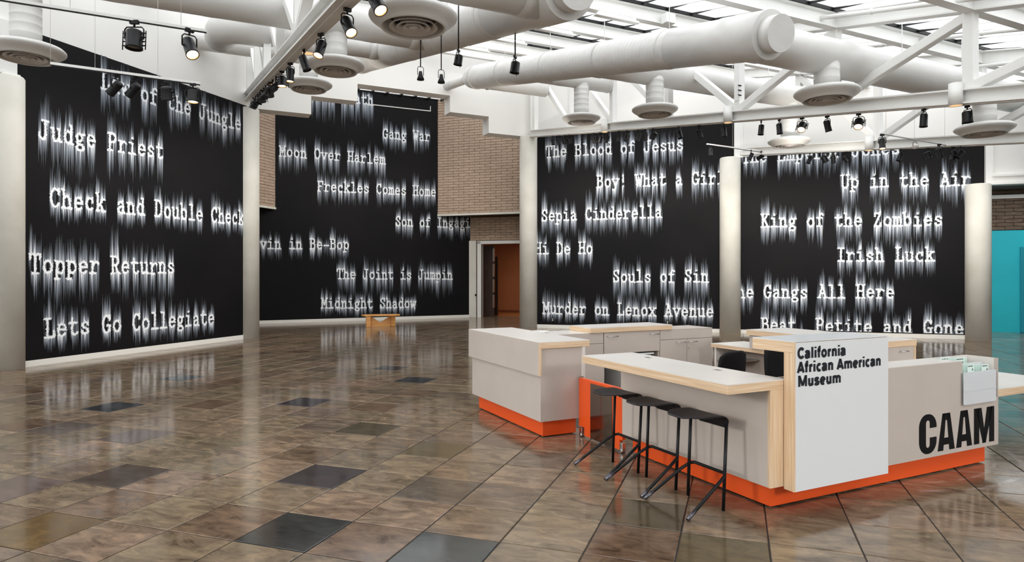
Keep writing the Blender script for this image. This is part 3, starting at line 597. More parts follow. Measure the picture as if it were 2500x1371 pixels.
for k in range(len(US)):
    u0 = US[k]; u1 = US[k + 1] if k + 1 < len(US) else 18.05
    va, vb = vlim(u1 if u1 < 18 else 17.9)
    par = struct('window_%d' % (k + 1 if k < 8 else 13), MB().beam((va, u0 + 0.05, zroof(u0) + 0.055), (vb, u0 + 0.05, zroof(u0) + 0.055), 0.03, 0.02), M['steel'], 'VU')
    sl = 0.225; du = u1 - u0
    me = MB().box(-VJ / 2 + 0.012, VJ / 2 - 0.012, 0, 1, -0.004, 0.004)
    pm = bpy.data.meshes.new('pane'); w = VJ / 2 - 0.01
    pm.from_pydata([(-w, 0.02, 0), (w, 0.02, 0), (w, du - 0.02, sl * du), (-w, du - 0.02, sl * du)], [], [(0, 1, 2, 3)]); pm.materials.append(M['pane'])
    gm = MB().beam((0, 0, 0.0), (0, du, sl * du), 0.022, 0.035).mesh('glazing_bar'); gm.materials.append(M['steel'])
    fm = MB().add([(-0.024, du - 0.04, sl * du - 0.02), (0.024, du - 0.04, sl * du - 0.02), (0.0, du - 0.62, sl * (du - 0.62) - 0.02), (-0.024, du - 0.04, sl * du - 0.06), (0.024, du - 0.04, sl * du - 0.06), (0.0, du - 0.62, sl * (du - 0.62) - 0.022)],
                  [(0, 1, 2), (5, 4, 3), (0, 3, 4, 1), (1, 4, 5, 2), (2, 5, 3, 0)]).mesh('joint_wedge'); fm.materials.append(M['black'])  # thin black wedge tapering along each pane joint
    j = 0
    while V0 + j * VJ < va: j += 1
    while V0 + j * VJ + VJ < vb:
        vj = V0 + j * VJ
        for nm, m_, off in (('pane', pm, VJ / 2), ('glazing_bar', gm, 0.0), ('joint_wedge', fm, 0.0)):
            if nm == 'joint_wedge' and vj < -3: continue
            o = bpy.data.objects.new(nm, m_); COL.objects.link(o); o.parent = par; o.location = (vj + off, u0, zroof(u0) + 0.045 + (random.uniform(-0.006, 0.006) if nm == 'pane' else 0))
            if nm == 'pane': o.rotation_euler.y = random.uniform(-0.012, 0.012)
        j += 1
# unseen flat roof glazing, added behind the camera for more light from the front
w12 = struct('window_12', MB().box(-30, 26, -9.3, -9.2, 4.2, 4.3), M['steel'], 'VU')
for k in range(6):
    u = -9.2 + 2.05 * k
    build('rafter', MB().box(-30, 26, u - .07, u + .07, 3.98, 4.24), M['steel'], w12)
    if k % 2: build('roof_panel', MB().box(-30, 26, u + .05, u + 2.0, 4.25, 4.28), M['white'], w12); continue
    for v in range(-30, 26, 2): build('pane', MB().add([(v + .02, u + .05, 4.26), (v + 1.98, u + .05, 4.26), (v + 1.98, u + 2.0, 4.26), (v + .02, u + 2.0, 4.26)], [(0, 1, 2, 3)]), M['pane'], w12, fix=False)
rf = MB()
rf.prism([(1.05, 4.27), (3.1, zroof(3.1) + .05), (18.5, zroof(18.5) + .05), (18.5, zroof(18.5) + .25), (1.05, 4.6)], 'x', 17.6, 30)
rf.prism([(1.05, 4.27), (3.1, zroof(3.1) + .05), (18.5, zroof(18.5) + .05), (18.5, zroof(18.5) + .25), (1.05, 4.6)], 'x', -30, -9.1)
struct('ceiling', rf, M['white'], 'VU')
struct('window_9', MB().beam((11.9, 3.1, zroof(3.1) + 0.0), (11.9, 7.4, zroof(7.4) + 0.0), 0.07, 0.06), M['black'], 'VU')
# glazing strip at the head of the recess
w10 = struct('window_10', MB().box(1.0, 10.2, 22.25, 22.32, 8.145, 8.2).box(1.0, 10.2, 23.15, 23.22, 8.13, 8.2), M['black'], 'VU')
v = 2.7
while v < 9.4:
    build('pane', MB().box(v + 0.03, v + 0.49, 22.32, 23.13, 8.15, 8.156), M['pane'], w10); build('mullion', MB().box(v - 0.03, v + 0.03, 22.3, 23.15, 8.08, 8.149), M['black'], w10); v += 0.52
# ------------------------------------------------------------------ trusses
def truss(name, label, v, zb, u0, u1, nodes, flip):
    zt = lambda u: 3.94 + 0.225 * u
    t = thing(name, label, 'truss', 'VU', (v, u1, zb(u1)))
    build('bottom_chord', MB().ibeam((v, u0, zb(u0) + 0.10), (v, u1, zb(u1) + 0.10), 0.20, 0.20, 0.022, 0.02).beam((v + 0.0, u0, zb(u0) - 0.008), (v, u1, zb(u1) - 0.008), 0.06, 0.016), M['steel'], t)
    build('top_chord', MB().ibeam((v, u0, zt(u0) + 0.13), (v, u1, zt(u1) + 0.13), 0.18, 0.24, 0.02, 0.02), M['steel'], t)
    for u in nodes: build('post', MB().box(v - 0.07, v + 0.07, u - 0.07, u + 0.07, zb(u) + 0.19, zt(u) + 0.02), M['steel'], t, bevel=0.012)
    for i, u in enumerate(nodes[:-1]):
        w = nodes[i + 1]
        lo, hi = (w, u) if w <= flip + 0.01 else (u, w)
        p0 = Vector((v, lo, zb(lo) + 0.21)); p1 = Vector((v, hi, zt(hi) - 0.04)); d = (p1 - p0).normalized()
        build('diagonal', MB().beam(p0 + d * 0.05, p1 - d * 0.05, 0.13, 0.13, up=(1, 0, 0)), M['steel'], t, bevel=0.01)
    return t
nodes = [1.1, 3.14, 5.18, 7.22, 9.28, 11.32, 13.4, 15.4, 17.45]
ZR = lambda u: 3.09 + 0.154 * u
ZL = lambda u: 3.20 + 0.158 * u
Z2 = lambda u: 3.12 + 0.130 * u
tr = truss('roof_truss', 'long white roof truss from the doorway column to the upper right corner', 9.37, ZR, 0.5, 17.75, nodes, 9.28)
truss('roof_truss', 'white roof truss at upper left running towards the camera from the left column', 1.34, ZL, 0.5, 17.95, nodes, 9.28)
truss('roof_truss', 'white roof truss farther right, ending on the column between the right-hand murals', 13.4, Z2, 0.5, 13.15, nodes[:6], 9.28)
build('slot_plate', MB().box(9.29, 9.30, 9.23, 9.31, 4.9, 5.2), M['steel'], tr)
for z in (4.98, 5.07, 5.16): build('slot', MB().box(9.26, 9.34, 9.195, 9.205, z, z + 0.02), M['ink'], tr)
# ------------------------------------------------------------------ ducts
def zt(u): return 4.82 + 0.215 * (u - 6.6)
def ribbed(path, r, step=0.1, rib=0.006, n=36):
    """round duct along a straight path with raised spiral seams"""
    a = Vector(path[0]); b = Vector(path[-1]); L = (b - a).length; d = (b - a) / L
    pts = []; rs = []; s = 0.0
    while s < L - 0.03:
        for ds, k in ((0, 0), (step * 0.80, 0), (step * 0.86, rib), (step * 0.94, rib)):
            if s + ds < L: pts.append(a + d * (s + ds)); rs.append(r + k)
        s += step
    pts.append(b); rs.append(r)
    return MB().tube(pts, r, n, True, rs)
def hang(t, v, u, z, top, dz=0.0):
    build('hanger_rod', MB().tube([(v, u, z), (v, u + dz, top)], 0.006, 6).box(v - 0.02, v + 0.02, u - 0.012, u + 0.012, z - 0.03, z + 0.03), M['steel'], t)
def bend(p0, p1, p2, rad, n=8):
    p0, p1, p2 = Vector(p0), Vector(p1), Vector(p2); d1 = (p0 - p1).normalized() * rad; d2 = (p2 - p1).normalized() * rad
    return [((1 - t) ** 2) * (p1 + d1) + 2 * t * (1 - t) * p1 + t * t * (p1 + d2) for t in [i / n for i in range(n + 1)]]
for side, v, vend, lab in ((1, 6.8, 9.25, 'large ribbed white duct running down the middle of the ceiling to a round cap'), (-1, 3.75, 0.0, 'large ribbed white duct at top centre left, its cap cut by the top edge')):
    t = thing('trunk_duct', lab, 'duct', 'VU', (v, 6.3, zt(6.3)))
    build('pipe', ribbed([(v, 8.0, zt(8.0)), (v, 15.9, zt(15.9))], 0.30, 0.10, 0.0035), M['duct'], t)
    build('end_section', MB().tube([(v, 6.2, zt(6.2)), (v, 7.0, zt(7.0)), (v, 7.04, zt(7.04)), (v, 8.02, zt(8.02))], 0, 40, True, [0.315, 0.315, 0.302, 0.302]), M['duct'], t)
    cp = Vector((v, 6.2, zt(6.2)))
    build('end_cap', MB().tube([(v, 6.22, zt(6.22)), (v, 6.02, zt(6.02))], 0.235, 40), M['duct'], t)
    far = bend((v, 15.5, zt(15.5)), (v, 16.6, zt(16.6)), (v + side, 16.6, zt(16.6)), 0.6, 10)
    build('elbow', MB().tube([(v, 15.85, zt(15.85))] + far, 0, 32, True, [0.30] + [0.30 - 0.085 * i / 10 for i in range(11)]), M['duct'], t)
    build('elbow_collar', MB().tube([(v + side * 0.6, 16.6, zt(16.6)), (v + side * 0.66, 16.6, zt(16.6))], 0.235, 32), M['duct'], t)
    build('collar', MB().tube([(v, 15.82, zt(15.82)), (v, 15.9, zt(15.9))], 0.318, 36), M['duct'], t)
    build('far_run', ribbed([(v + side * 0.6, 16.6, zt(16.6)), (vend, 16.6, zt(16.6))], 0.215, 0.6, 0.003), M['duct'], t)
    if side > 0: build('wall_stub', MB().tube([(v, 16.7, zt(16.6)), (v - 0.05, 18.02, zt(17.2))], 0.12, 20), M['duct'], t)
    for u in (8.2, 10.0, 12.0, 14.2): 
        hang(t, v, u, zt(u) + 0.29, zroof(u)); build('strap', MB().tube([(v, u - 0.02, zt(u - 0.02)), (v, u + 0.02, zt(u + 0.02))], 0.309, 36), M['duct'], t)
def branch(label, v0, v1, u, r, seams=1.2, dz=0.0):
    z = zt(u) + dz
    t = thing('branch_duct', label, 'duct', 'VU', ((v0 + v1) / 2, u, z))
    build('pipe', ribbed([(v0, u, z), (v1, u, z)], r, seams, 0.004), M['duct'], t)
    s = 1 if v1 > v0 else -1
    build('tee_collar', MB().tube([(v0 + s * 0.26, u, z), (v0 + s * 0.42, u, z)], r + 0.012, 32), M['duct'], t)
    build('end_plate', MB().tube([(v1 - s * 0.03, u, z), (v1 + s * 0.02, u, z)], r + 0.008, 32), M['duct'], t)
    for v in (v0 + (v1 - v0) * 0.35, v0 + (v1 - v0) * 0.8): hang(t, v, u, z + r - 0.01, zroof(u))
    return t
branch('wide white duct crossing the long truss to the right of the round cap', 6.8, 17.0, 6.77, 0.275, dz=0.02)
branch('white duct behind the long truss, crossing towards the far right diffusers', 6.8, 12.9, 10.7, 0.25)
branch('short white duct above the diffuser nearest the doorway column', 6.8, 9.25, 13.45, 0.20)
branch('white duct cut off by the top edge left of the big diffuser', 3.75, 1.0, 6.6, 0.28)
branch('long white duct at upper left passing over the left truss', 3.75, -2.3, 10.7, 0.26)
bd = branch('white duct behind the left truss ending in a fat elbow by the left wall', 3.75, 1.35, 13.45, 0.21)
eb = bend((1.4, 13.45, zt(13.45)), (0.55, 13.45, zt(13.45)), (0.55, 14.6, zt(13.45)), 0.45, 10)
build('elbow', MB().tube([(1.38, 13.45, zt(13.45))] + eb + [(0.55, 14.15, zt(13.45))], 0.29, 36), M['duct'], bd)
build('reducer', MB().tube([(1.7, 13.45, zt(13.45)), (1.3, 13.45, zt(13.45))], 0, 36, True, [0.21, 0.29]), M['duct'], bd)
# ceiling diffusers
dprof = [(.175, .12), (.185, .085), (.25, .078), (.36, .065), (.43, .045), (.458, .018), (.46, 0), (.45, -.018), (.415, -.045), (.375, -.07), (.345, -.10), (.335, -.112), (.322, -.112), (.315, -.095), (.30, -.02), (.29, .05), (.17, .06)]
DM = {}
def diffuser(v, u, z, label, group='round ceiling diffusers'):
    t = thing('ceiling_diffuser', label, 'diffuser', 'VU', (v, u, z), group)
    if not DM:
        m = MB().lathe(dprof, (0, 0, 0), 48).mesh('rim'); fixnormals(m); m.materials.append(M['duct']); DM['rim'] = m
        m = MB().disc((0, 0, .03), .30, 32).mesh('opening'); m.materials.append(M['dark']); DM['opening'] = m
        for k, (ro, ri) in enumerate(((.252, .19), (.18, .122), (.112, .06))):
            m = MB().lathe([(ro, -.105 - .004 * k), (ro - .006, -.112 - .004 * k), (ro - .05, -.075 - .004 * k), (ri, -.02), (ri + .01, -.015), (ro - .038, -.07)], (0, 0, 0), 40, closed=True).mesh('cone_ring'); fixnormals(m); m.materials.append(M['diff_in']); DM['ring%d' % k] = m
        m = MB().lathe([(0.0, -.125), (.03, -.124), (.05, -.115), (.055, -.10), (.03, -.04), (0, -.04)], (0, 0, 0), 24).mesh('centre_cone'); m.materials.append(M['diff_in']); DM['centre'] = m
    for nm, k in (('rim', 'rim'), ('opening', 'opening'), ('cone_ring', 'ring0'), ('cone_ring', 'ring1'), ('cone_ring', 'ring2'), ('centre_cone', 'centre')):
        o = bpy.data.objects.new(nm, DM[k]); COL.objects.link(o); o.parent = t
    ztop = zt(u if u < 13 else 13.45)
    build('neck', ribbed([(v, u, z + 0.1), (v, u, ztop - 0.10)], 0.18, 0.12, 0.003, 32), M['duct'], t)
diffuser(-1.96, 10.7, 4.60, 'round white diffuser cut off by the left edge of the picture')
diffuser(2.10, 6.60, 4.29, 'largest round white diffuser, at the top edge left of centre')
diffuser(2.12, 10.75, 4.99, 'mid-sized round white diffuser below the left truss lamps')
diffuser(2.14, 13.55, 5.41, 'lower left round white diffuser in front of the stepped bulkhead')
diffuser(8.48, 13.45, 5.38, 'round white diffuser nearest the doorway column')
diffuser(8.46, 10.65, 4.95, 'round white diffuser above the mural title The Blood of Jesus')
diffuser(8.52, 6.71, 4.31, 'large round white diffuser overlapping the long truss right of centre')
diffuser(12.33, 10.7, 4.66, 'round white diffuser behind the long truss above the last mural')
diffuser(12.55, 6.71, 4.18, 'large round white diffuser near the right edge of the picture')
# ------------------------------------------------------------------ pipes, strip lights
for k, (a, b, r, lab) in enumerate((((9.0, 8.4, 5.97), (9.0, 2.5, 4.55), 0.035, 'thin white sprinkler pipe beside the top of the long truss'), ((11.5, 8.18, 5.92), (11.5, 2.5, 4.75), 0.035, 'white sprinkler pipe crossing behind the right end of the long truss'), ((12.0, 7.0, 5.22), (12.0, 2.5, 4.45), 0.03, 'lower white sprinkler pipe at the right edge behind the truss post'))):
    t = thing('sprinkler_pipe', lab, 'pipe', 'VU', a)
    build('pipe', MB().tube([a, b], r, 12), M['steel'], t)
    A_, B_ = Vector(a), Vector(b)
    for f in (0.05, 0.35, 0.7):
        q = A_ + (B_ - A_) * f; build('hanger', MB().tube([q, (q.x, q.y, zroof(q.y))], 0.006, 6).tube([(q.x, q.y - 0.015, q.z), (q.x, q.y + 0.015, q.z)], r + 0.01, 12), M['steel'], t)
for k, u in enumerate((9.1, 11.15, 13.2, 15.25)):
    z = zroof(u) - 0.36; t = thing('strip_light', 'slim fluorescent strip hung under the %s skylight beam behind the duct cap' % ORD[k], 'light', 'VU', (6.55, u, z), 'fluorescent strips under the beams')
    build('housing', MB().box(6.0, 6.86, u - 0.05, u + 0.05, z - 0.02, z + 0.015), M['steel'], t, bevel=0.006)
    build('lamp_tube', MB().tube([(6.05, u - 0.03, z + 0.035), (6.80, u - 0.03, z + 0.035)], 0.018, 10), M['tubeglow'], t)
    for v in (6.1, 6.78): build('bracket', MB().box(v - 0.012, v + 0.012, u - 0.01, u + 0.01, z + 0.015, z + 0.12), M['steel'], t)
t = tag(build('junction_box', MB().box(7.42, 7.62, 9.02, 9.17, 5.99, 6.16), M['steel'], None, 'VU', (7.5, 9.1, 6.0), bevel=0.01), 'small white junction box on the beam behind the ribbed duct', 'box')
# ------------------------------------------------------------------ track heads
HM = {}
def headmesh():
    def fin(m, name, mt): m = m.mesh(name); fixnormals(m); m.materials.append(mt); HM[name] = m
    fin(MB().box(-.035, .035, -.014, .014, -.03, 0).tube([(0, 0, -.03), (0, 0, -.055)], .009, 8), 'adapter', M['black'])
    for ty, w, r, a, b in (('s', .060, .051, .075, -.112), ('w', .078, .064, .07, -.085)):
        fin(MB().tube([(-w, 0, -.15), (-w, 0, -.075), (-w + .017, 0, -.056), (w - .017, 0, -.056), (w, 0, -.075), (w, 0, -.15)], .006, 6), 'yoke' + ty, M['black'])
        fin(MB().lathe([(0, a), (r * .7, a), (r * .88, a - .007), (r * .95, a - .015), (r, b + .015), (r * 1.05, b + .013), (r * 1.05, b), (r * .94, b), (r * .94, b + .025), (0, b + .025)], (0, 0, 0), 24), 'can' + ty, M['black'])
        HM['lens' + ty] = MB().disc((0, 0, b + .012), r * .93, 20).mesh('lens')
        fin(MB().lathe([(r * .94, b + .015), (r * .94, b + .001), (r * .91, b + .001), (r * .91, b + .015)], (0, 0, 0), 24, closed=True), 'reflector' + ty, M['amber'])
        fin(MB().tube([(-w, 0, 0), (w, 0, 0)], .010, 8), 'pivot' + ty, M['black'])
    for k, s in enumerate((-1, 1)):
        f = MB().tube([(s * .094, 0, .065), (s * .094, 0, -.095)], .0045, 6)
        for z in (.045, .01, -.025, -.06): f.tube([(s * .06, -.012, z), (s * .098, 0, z), (s * .06, .012, z)], .004, 5)
        fin(f, 'side_fin%d' % k, M['black'])
headmesh()
LM = {}
for ty in 'sw':
    for k in ('on', 'off'):
        m = HM['lens' + ty].copy(); m.materials.append(M['lens_' + k]); LM[k + ty] = m
def head(v, u, z, aim, tilt, lit, label, group, scale=1.0, rod=0.0, ty='s'):
    """aim: world compass angle the lens leans to (0 = +X, 90 = away from the camera, -90 = towards it); tilt 0 = straight down"""
    t = thing('track_spotlight', label, 'spotlight', 'VU', (v, u, z), group); t.scale = (scale,) * 3; t.rotation_euler.z = aim - math.pi / 2
    for nm, key in (('adapter', 'adapter'), ('yoke', 'yoke' + ty)):
        o = bpy.data.objects.new(nm, HM[key]); COL.objects.link(o); o.parent = t
    c = bpy.data.objects.new('can', HM['can' + ty]); COL.objects.link(c); c.parent = t; c.location = (0, 0, -.15); c.rotation_euler = (tilt, 0, 0)
    parts = [('lens', LM[('on' if lit else 'off') + ty]), ('pivot', HM['pivot' + ty])]
    if ty == 'w': parts += [('side_fin', HM['side_fin0']), ('side_fin', HM['side_fin1'])]
    if lit: parts.append(('reflector', HM['reflector' + ty]))
    for nm, m_ in parts:
        o = bpy.data.objects.new(nm, m_); COL.objects.link(o); o.parent = c
    if rod:
        o = bpy.data.objects.new('rod', MB().tube([(0, 0, 0), (0, 0, rod / scale)], .01, 8).mesh('rod')); o.data.materials.append(M['black']); COL.objects.link(o); o.parent = t
    return t
R_ = math.radians
uR = [5.22, 5.8, 6.81, 7.37, 7.86, 8.34, 8.75, 9.68, 10.37, 10.98, 11.83, 12.13, 12.39, 12.83, 13.15, 13.66, 13.96, 14.27, 15.47, 15.72, 16.06, 16.39]
cfgR = [(0, 3, 0, 'w'), (180, 3, 0, 's'), (-125, 34, 1, 'w'), (20, 18, 0, 's'), (-130, 38, 1, 'w'), (0, 5, 0, 's'), (160, 5, 0, 's'), (10, 6, 0, 's'), (40, 30, 0, 's'), (-30, 15, 0, 's')]
for k, u in enumerate(uR):
    am, tl, lit, ty = cfgR[k] if k < len(cfgR) else (random.choice((60, 80, 110, 130)), random.uniform(15, 55), 0, random.choice('sw'))
    head(9.37, u, ZR(u) - 0.016, R_(am), R_(tl), bool(lit), ('lit' if lit else 'unlit') + ' black spotlight, %s from the right end under the long white truss' % ORD[k], 'spotlights under the long truss', 1.0, ty=ty)
cfgL = [(-40, 35, 1, 's'), (-45, 36, 1, 's'), (-115, 24, 1, 's'), (10, 20, 0, 's'), (-100, 4, 1, 's'), (-60, 4, 1, 'w')]
uL = [5.36, 6.43, 7.86, 9.11, 10.45, 11.46, 12.29, 12.81, 13.2, 13.53, 13.9, 14.33, 14.75, 15.22, 15.7, 16.23, 16.7]
for k, u in enumerate(uL):
    am, tl, lit, ty = cfgL[k] if k < len(cfgL) else (random.choice((100, 150, 180, 200)), random.uniform(20, 60), 0, random.choice('ww' 's'))
    head(1.38, u, ZL(u) - 0.016, R_(am), R_(tl), bool(lit), ('lit' if lit else 'unlit') + ' black spotlight, %s from the camera end under the left truss' % ORD[k], 'spotlights under the left truss', 1.1, ty=ty)
u2 = [7.59, 7.72, 8.21, 8.78, 10.05, 10.38, 10.62, 11.02]
for k, u in enumerate(u2):
    head(13.4, u, Z2(u) - 0.01, R_(random.choice((60, 120, 90, 20, 160))), R_(random.uniform(15, 45)), False, 'black spotlight in front of the last mural, %s from the right on the far truss' % ORD[k], 'spotlights under the far truss', ty='w' if k % 2 == 0 else 's')
def track(label, a, b, wires, thick=0.022, mt='steel', black=False):
    t = thing('lighting_track', label, 'track', 'VU', a)
    build('rail', MB().beam(a, b, thick, thick), M[mt], t)
    build('power_strip', MB().beam((a[0], a[1], a[2] - thick * 0.7), (b[0], b[1], b[2] - thick * 0.7), thick * 0.7, thick * 0.3), M['black'], t)
    for f in wires:
        q = Vector(a) + (Vector(b) - Vector(a)) * f; build('wire', MB().tube([q, (q.x, q.y, zroof(q.y) - 0.02)], 0.0022, 5), M['steel'], t)
    return t
track('thin white lighting track crossing the upper left corner', (-1.8, 6.1, 3.68), (0.13, 6.1, 3.66), (0.15, 0.5, 0.9))
head(-0.40, 6.1, 3.66, R_(-90), R_(4), False, 'large unlit black spotlight on the upper left track', 'spotlights on the upper left track', 0.98, ty='w')
head(0.0, 6.1, 3.66, R_(-42), R_(36), True, 'large lit black spotlight on the upper left track', 'spotlights on the upper left track', 0.98)
track('white lighting track hung across the title Law of the Jungle', (-1.42, 9.0, 4.01), (0.12, 9.0, 3.98), (0.0, 0.28, 0.7), 0.03)
for k, (v, yaw, tl, lit) in enumerate(((-0.78, 165, 52, 0), (-0.59, 165, 50, 0), (-0.25, 100, 25, 0), (0.04, -80, 4, 1))):
    head(v, 9.0, 3.97, R_(yaw), R_(tl), bool(lit), ('lit' if lit else 'unlit') + ' black spotlight, %s from the left on the track over Law of the Jungle' % ORD[k], 'spotlights over the left mural', ty='s' if k < 2 else 'w')
track('white lighting track hung beside the column between the right murals', (11.54, 12.5, 4.86), (13.56, 12.5, 4.83), (0.42, 0.98), 0.03)
for k, (v, yaw, tl) in enumerate(((11.66, 0, 3), (13.03, 150, 25), (13.38, 170, 60))):
    head(v, 12.5, 4.84, R_(yaw), R_(tl), False, 'small black spotlight, %s from the left on the track beside the right column' % ORD[k], 'spotlights beside the right column')
track('thin lighting track hung in front of the far truss at right', (10.89, 7.5, 4.09), (12.79, 7.5, 4.05), (0.08, 0.5, 0.98), 0.014)
head(10.94, 7.5, 4.08, R_(-105), R_(12), True, 'lit black spotlight at the left end of the thin right-hand track', 'spotlights on the thin right track')
head(12.58, 7.5, 4.05, R_(10), R_(22), False, 'unlit black spotlight at the right end of the thin right-hand track', 'spotlights on the thin right track')
t = thing('globe_lamp', 'small white globe lamp hanging from the middle of the thin right-hand track', 'lamp', 'VU', (11.86, 7.5, 4.06))
build('yoke', MB().tube([(11.80, 7.5, 3.95), (11.80, 7.5, 4.0), (11.83, 7.5, 4.03), (11.89, 7.5, 4.03), (11.92, 7.5, 4.0), (11.92, 7.5, 3.95)], .005, 6), M['black'], t)
build('globe', MB().lathe([(0, -.055), (.03, -.048), (.055, -.02), (.06, 0), (.055, .02), (.03, .04), (0, .045)], (11.86, 7.5, 3.95), 20), M['base_white'], t)
tk = thing('lighting_track', 'bare white track hanging in the recess across the top of the tall mural', 'track', 'VU', (5.13, 21.5, 7.24))
build('rail', MB().beam((5.13, 21.5, 7.24), (7.45, 21.5, 7.25), 0.025, 0.025), M['steel'], tk)
build('end_drop', MB().beam((7.45, 21.5, 7.24), (7.45, 21.5, 7.42), 0.02, 0.02, up=(1, 0, 0)), M['steel'], tk)
for v in (5.3, 7.44): build('wire', MB().tube([(v, 21.5, 7.25), (v, 21.5, 8.12)], 0.004, 5), M['black'], tk)
head(3.79, 7.61, 4.44, R_(160), R_(8), False, 'black spotlight on a long black rod left of the ribbed duct', 'spotlights hung on black rods', 0.95, rod=1.2, ty='w')
head(3.13, 7.93, 4.52, R_(160), R_(10), False, 'black spotlight on a rod just above the end of the central duct', 'spotlights hung on black rods', 0.85, rod=0.9, ty='w')
for (v, u, z, lab) in ((2.69, 8.15, 4.30, 'left of two small black lamps on rods over the stepped bulkhead'), (2.93, 8.03, 4.26, 'right of two small black lamps on rods over the stepped bulkhead')):
    t = thing('rod_lamp', lab, 'lamp', 'VU', (v, u, z), 'small lamps on rods')
    build('rod', MB().tube([(v, u, z), (v, u, zt(u) + 0.2)], .007, 6), M['black'], t)
    build('yoke', MB().tube([(v - .04, u, z - .11), (v - .04, u, z - .02), (v - .03, u, z), (v + .03, u, z), (v + .04, u, z - .02), (v + .04, u, z - .11)], .004, 6), M['black'], t)
    build('shade', MB().lathe([(0, .05), (.02, .05), (.028, .0), (.045, -.04), (.047, -.06), (.03, -.065), (0, -.065)], (v, u, z - .11), 16), M['black'], t)
# cylinder downlights on the trusses
for v, u, zf, lab in ((9.25, 5.3, ZR, 'white cylinder downlight on the long truss by the right post'), (9.25, 9.45, ZR, 'white cylinder downlight at the middle node of the long truss'), (9.25, 13.6, ZR, 'white cylinder downlight on the long truss beside the doorway column'), (13.28, 9.4, Z2, 'white cylinder downlight on the far truss above the last mural'),
                       (1.46, 9.3, ZL, 'white cylinder downlight glowing behind the left truss lamps'), (1.46, 13.4, ZL, 'white cylinder downlight glowing beside the cluster of black lamps')):
    t = thing('cylinder_downlight', lab, 'downlight', 'VU', (v, u, zf(u)), 'white cylinder downlights')
    z = zf(u)
    build('body', MB().lathe([(0, .27), (.085, .27), (.085, -.03), (.078, -.03), (.078, .0), (0, .0)], (v, u, z), 28), M['steel'], t)
    build('glow_ring', MB().lathe([(.0775, -.0), (.0775, -.028), (.076, -.028), (.076, 0)], (v, u, z), 28, closed=True), M['warm_rim'], t)
    build('lamp_face', MB().disc((v, u, z - 0.001), .075, 24), M['warm_rim'], t)
# ------------------------------------------------------------------ reception desk (right-hand island)
def slab(parent, x0, x1, y0, y1, z0, z1, lam='top', edge='ply', nm='countertop'):
    o = build(nm, MB().box(x0, x1, y0, y1, z0, z1 - 0.006), M[edge], parent, bevel=0.002, seg=1)
    build('laminate', MB().box(x0 + .0006, x1 - .0006, y0 + .0006, y1 - .0006, z1 - 0.006, z1), M[lam], parent); return o
rd = thing('reception_desk', 'L-shaped reception desk with white sign panel, bar counter and orange plinth', 'desk', 'VU', (3.6, 3.3, 0))
build('base', MB().box(3.59, 6.12, 3.27, 3.60, 0.012, 0.18).box(3.59, 3.66, 3.60, 4.83, 0.012, 0.18), M['orange'], rd, label='orange recessed plinth')
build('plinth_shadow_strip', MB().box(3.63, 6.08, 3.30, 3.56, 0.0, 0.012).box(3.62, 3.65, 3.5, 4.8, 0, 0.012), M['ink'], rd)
build('bar_panel', MB().box(3.502, 3.655, 3.215, 4.89, 0.17, 0.829), M['grey'], rd, bevel=0.002)
build('bar_leg', MB().box(3.500, 3.66, 3.19, 3.215, 0.17, 0.829), M['plyv'], rd, bevel=0.002, label='blond plywood end of the bar counter')
slab(rd, 3.12, 3.66, 3.19, 4.93, 0.829, 0.895)
for u in (4.55, 3.72): build('grommet', MB().box(3.52, 3.56, u - 0.03, u + 0.03, 0.8945, 0.8965), M['chrome'], rd)
build('sign_panel', MB().box(3.634, 4.59, 3.10, 3.112, 0.155, 1.15), M['sign'], rd, label='white sign panel with the museum name')
build('sign_core', MB().box(3.62, 4.59, 3.112, 3.185, 0.155, 1.08), M['plyv'], rd, bevel=0.002)
build('sign_top', MB().box(3.62, 4.59, 3.112, 3.46, 1.08, 1.154), M['ply'], rd, bevel=0.002)
build('sign_top_laminate', MB().box(3.621, 4.59, 3.101, 3.459, 1.154, 1.16), M['sign'], rd)
build('sign_corner', MB().box(3.62, 3.634, 3.10, 3.112, 0.155, 1.154), M['plyv'], rd)
# low panel with the big letters, cut out at the right for the leaflet pockets
lp = [(4.59, 0.17), (6.17, 0.17), (6.17, 0.90), (6.155, 0.90), (6.155, 0.57), (5.66, 0.57), (5.66, 0.90), (4.59, 0.90)]
build('low_panel', MB().prism(lp, 'y', 3.19, 3.215), M['grey'], rd)
build('low_top', MB().box(4.59, 5.66, 3.215, 3.45, 0.86, 0.90).box(5.66, 6.155, 3.425, 3.45, 0.57, 0.90), M['top'], rd)
build('end_panel', MB().box(6.15, 6.17, 3.215, 3.45, 0.17, 0.90), M['top'], rd)
build('back_panel', MB().box(3.66, 6.15, 3.425, 3.445, 0.17, 0.86).box(5.66, 6.15, 3.215, 3.43, 0.55, 0.57), M['grey'], rd)
build('pocket_divider', MB().box(5.66, 6.15, 3.30, 3.306, 0.57, 0.86), M['acrylic'], rd)
hold = build('leaflet_pocket', MB().box(5.635, 6.09, 3.165, 3.170, 0.55, 0.812).box(5.665, 6.09, 3.172, 3.188, 0.545, 0.56), M['acrylic'], rd, label='frosted acrylic leaflet pocket')
build('pocket_crease', MB().box(5.635, 6.09, 3.162, 3.165, 0.655, 0.668), M['acrylic'], rd)
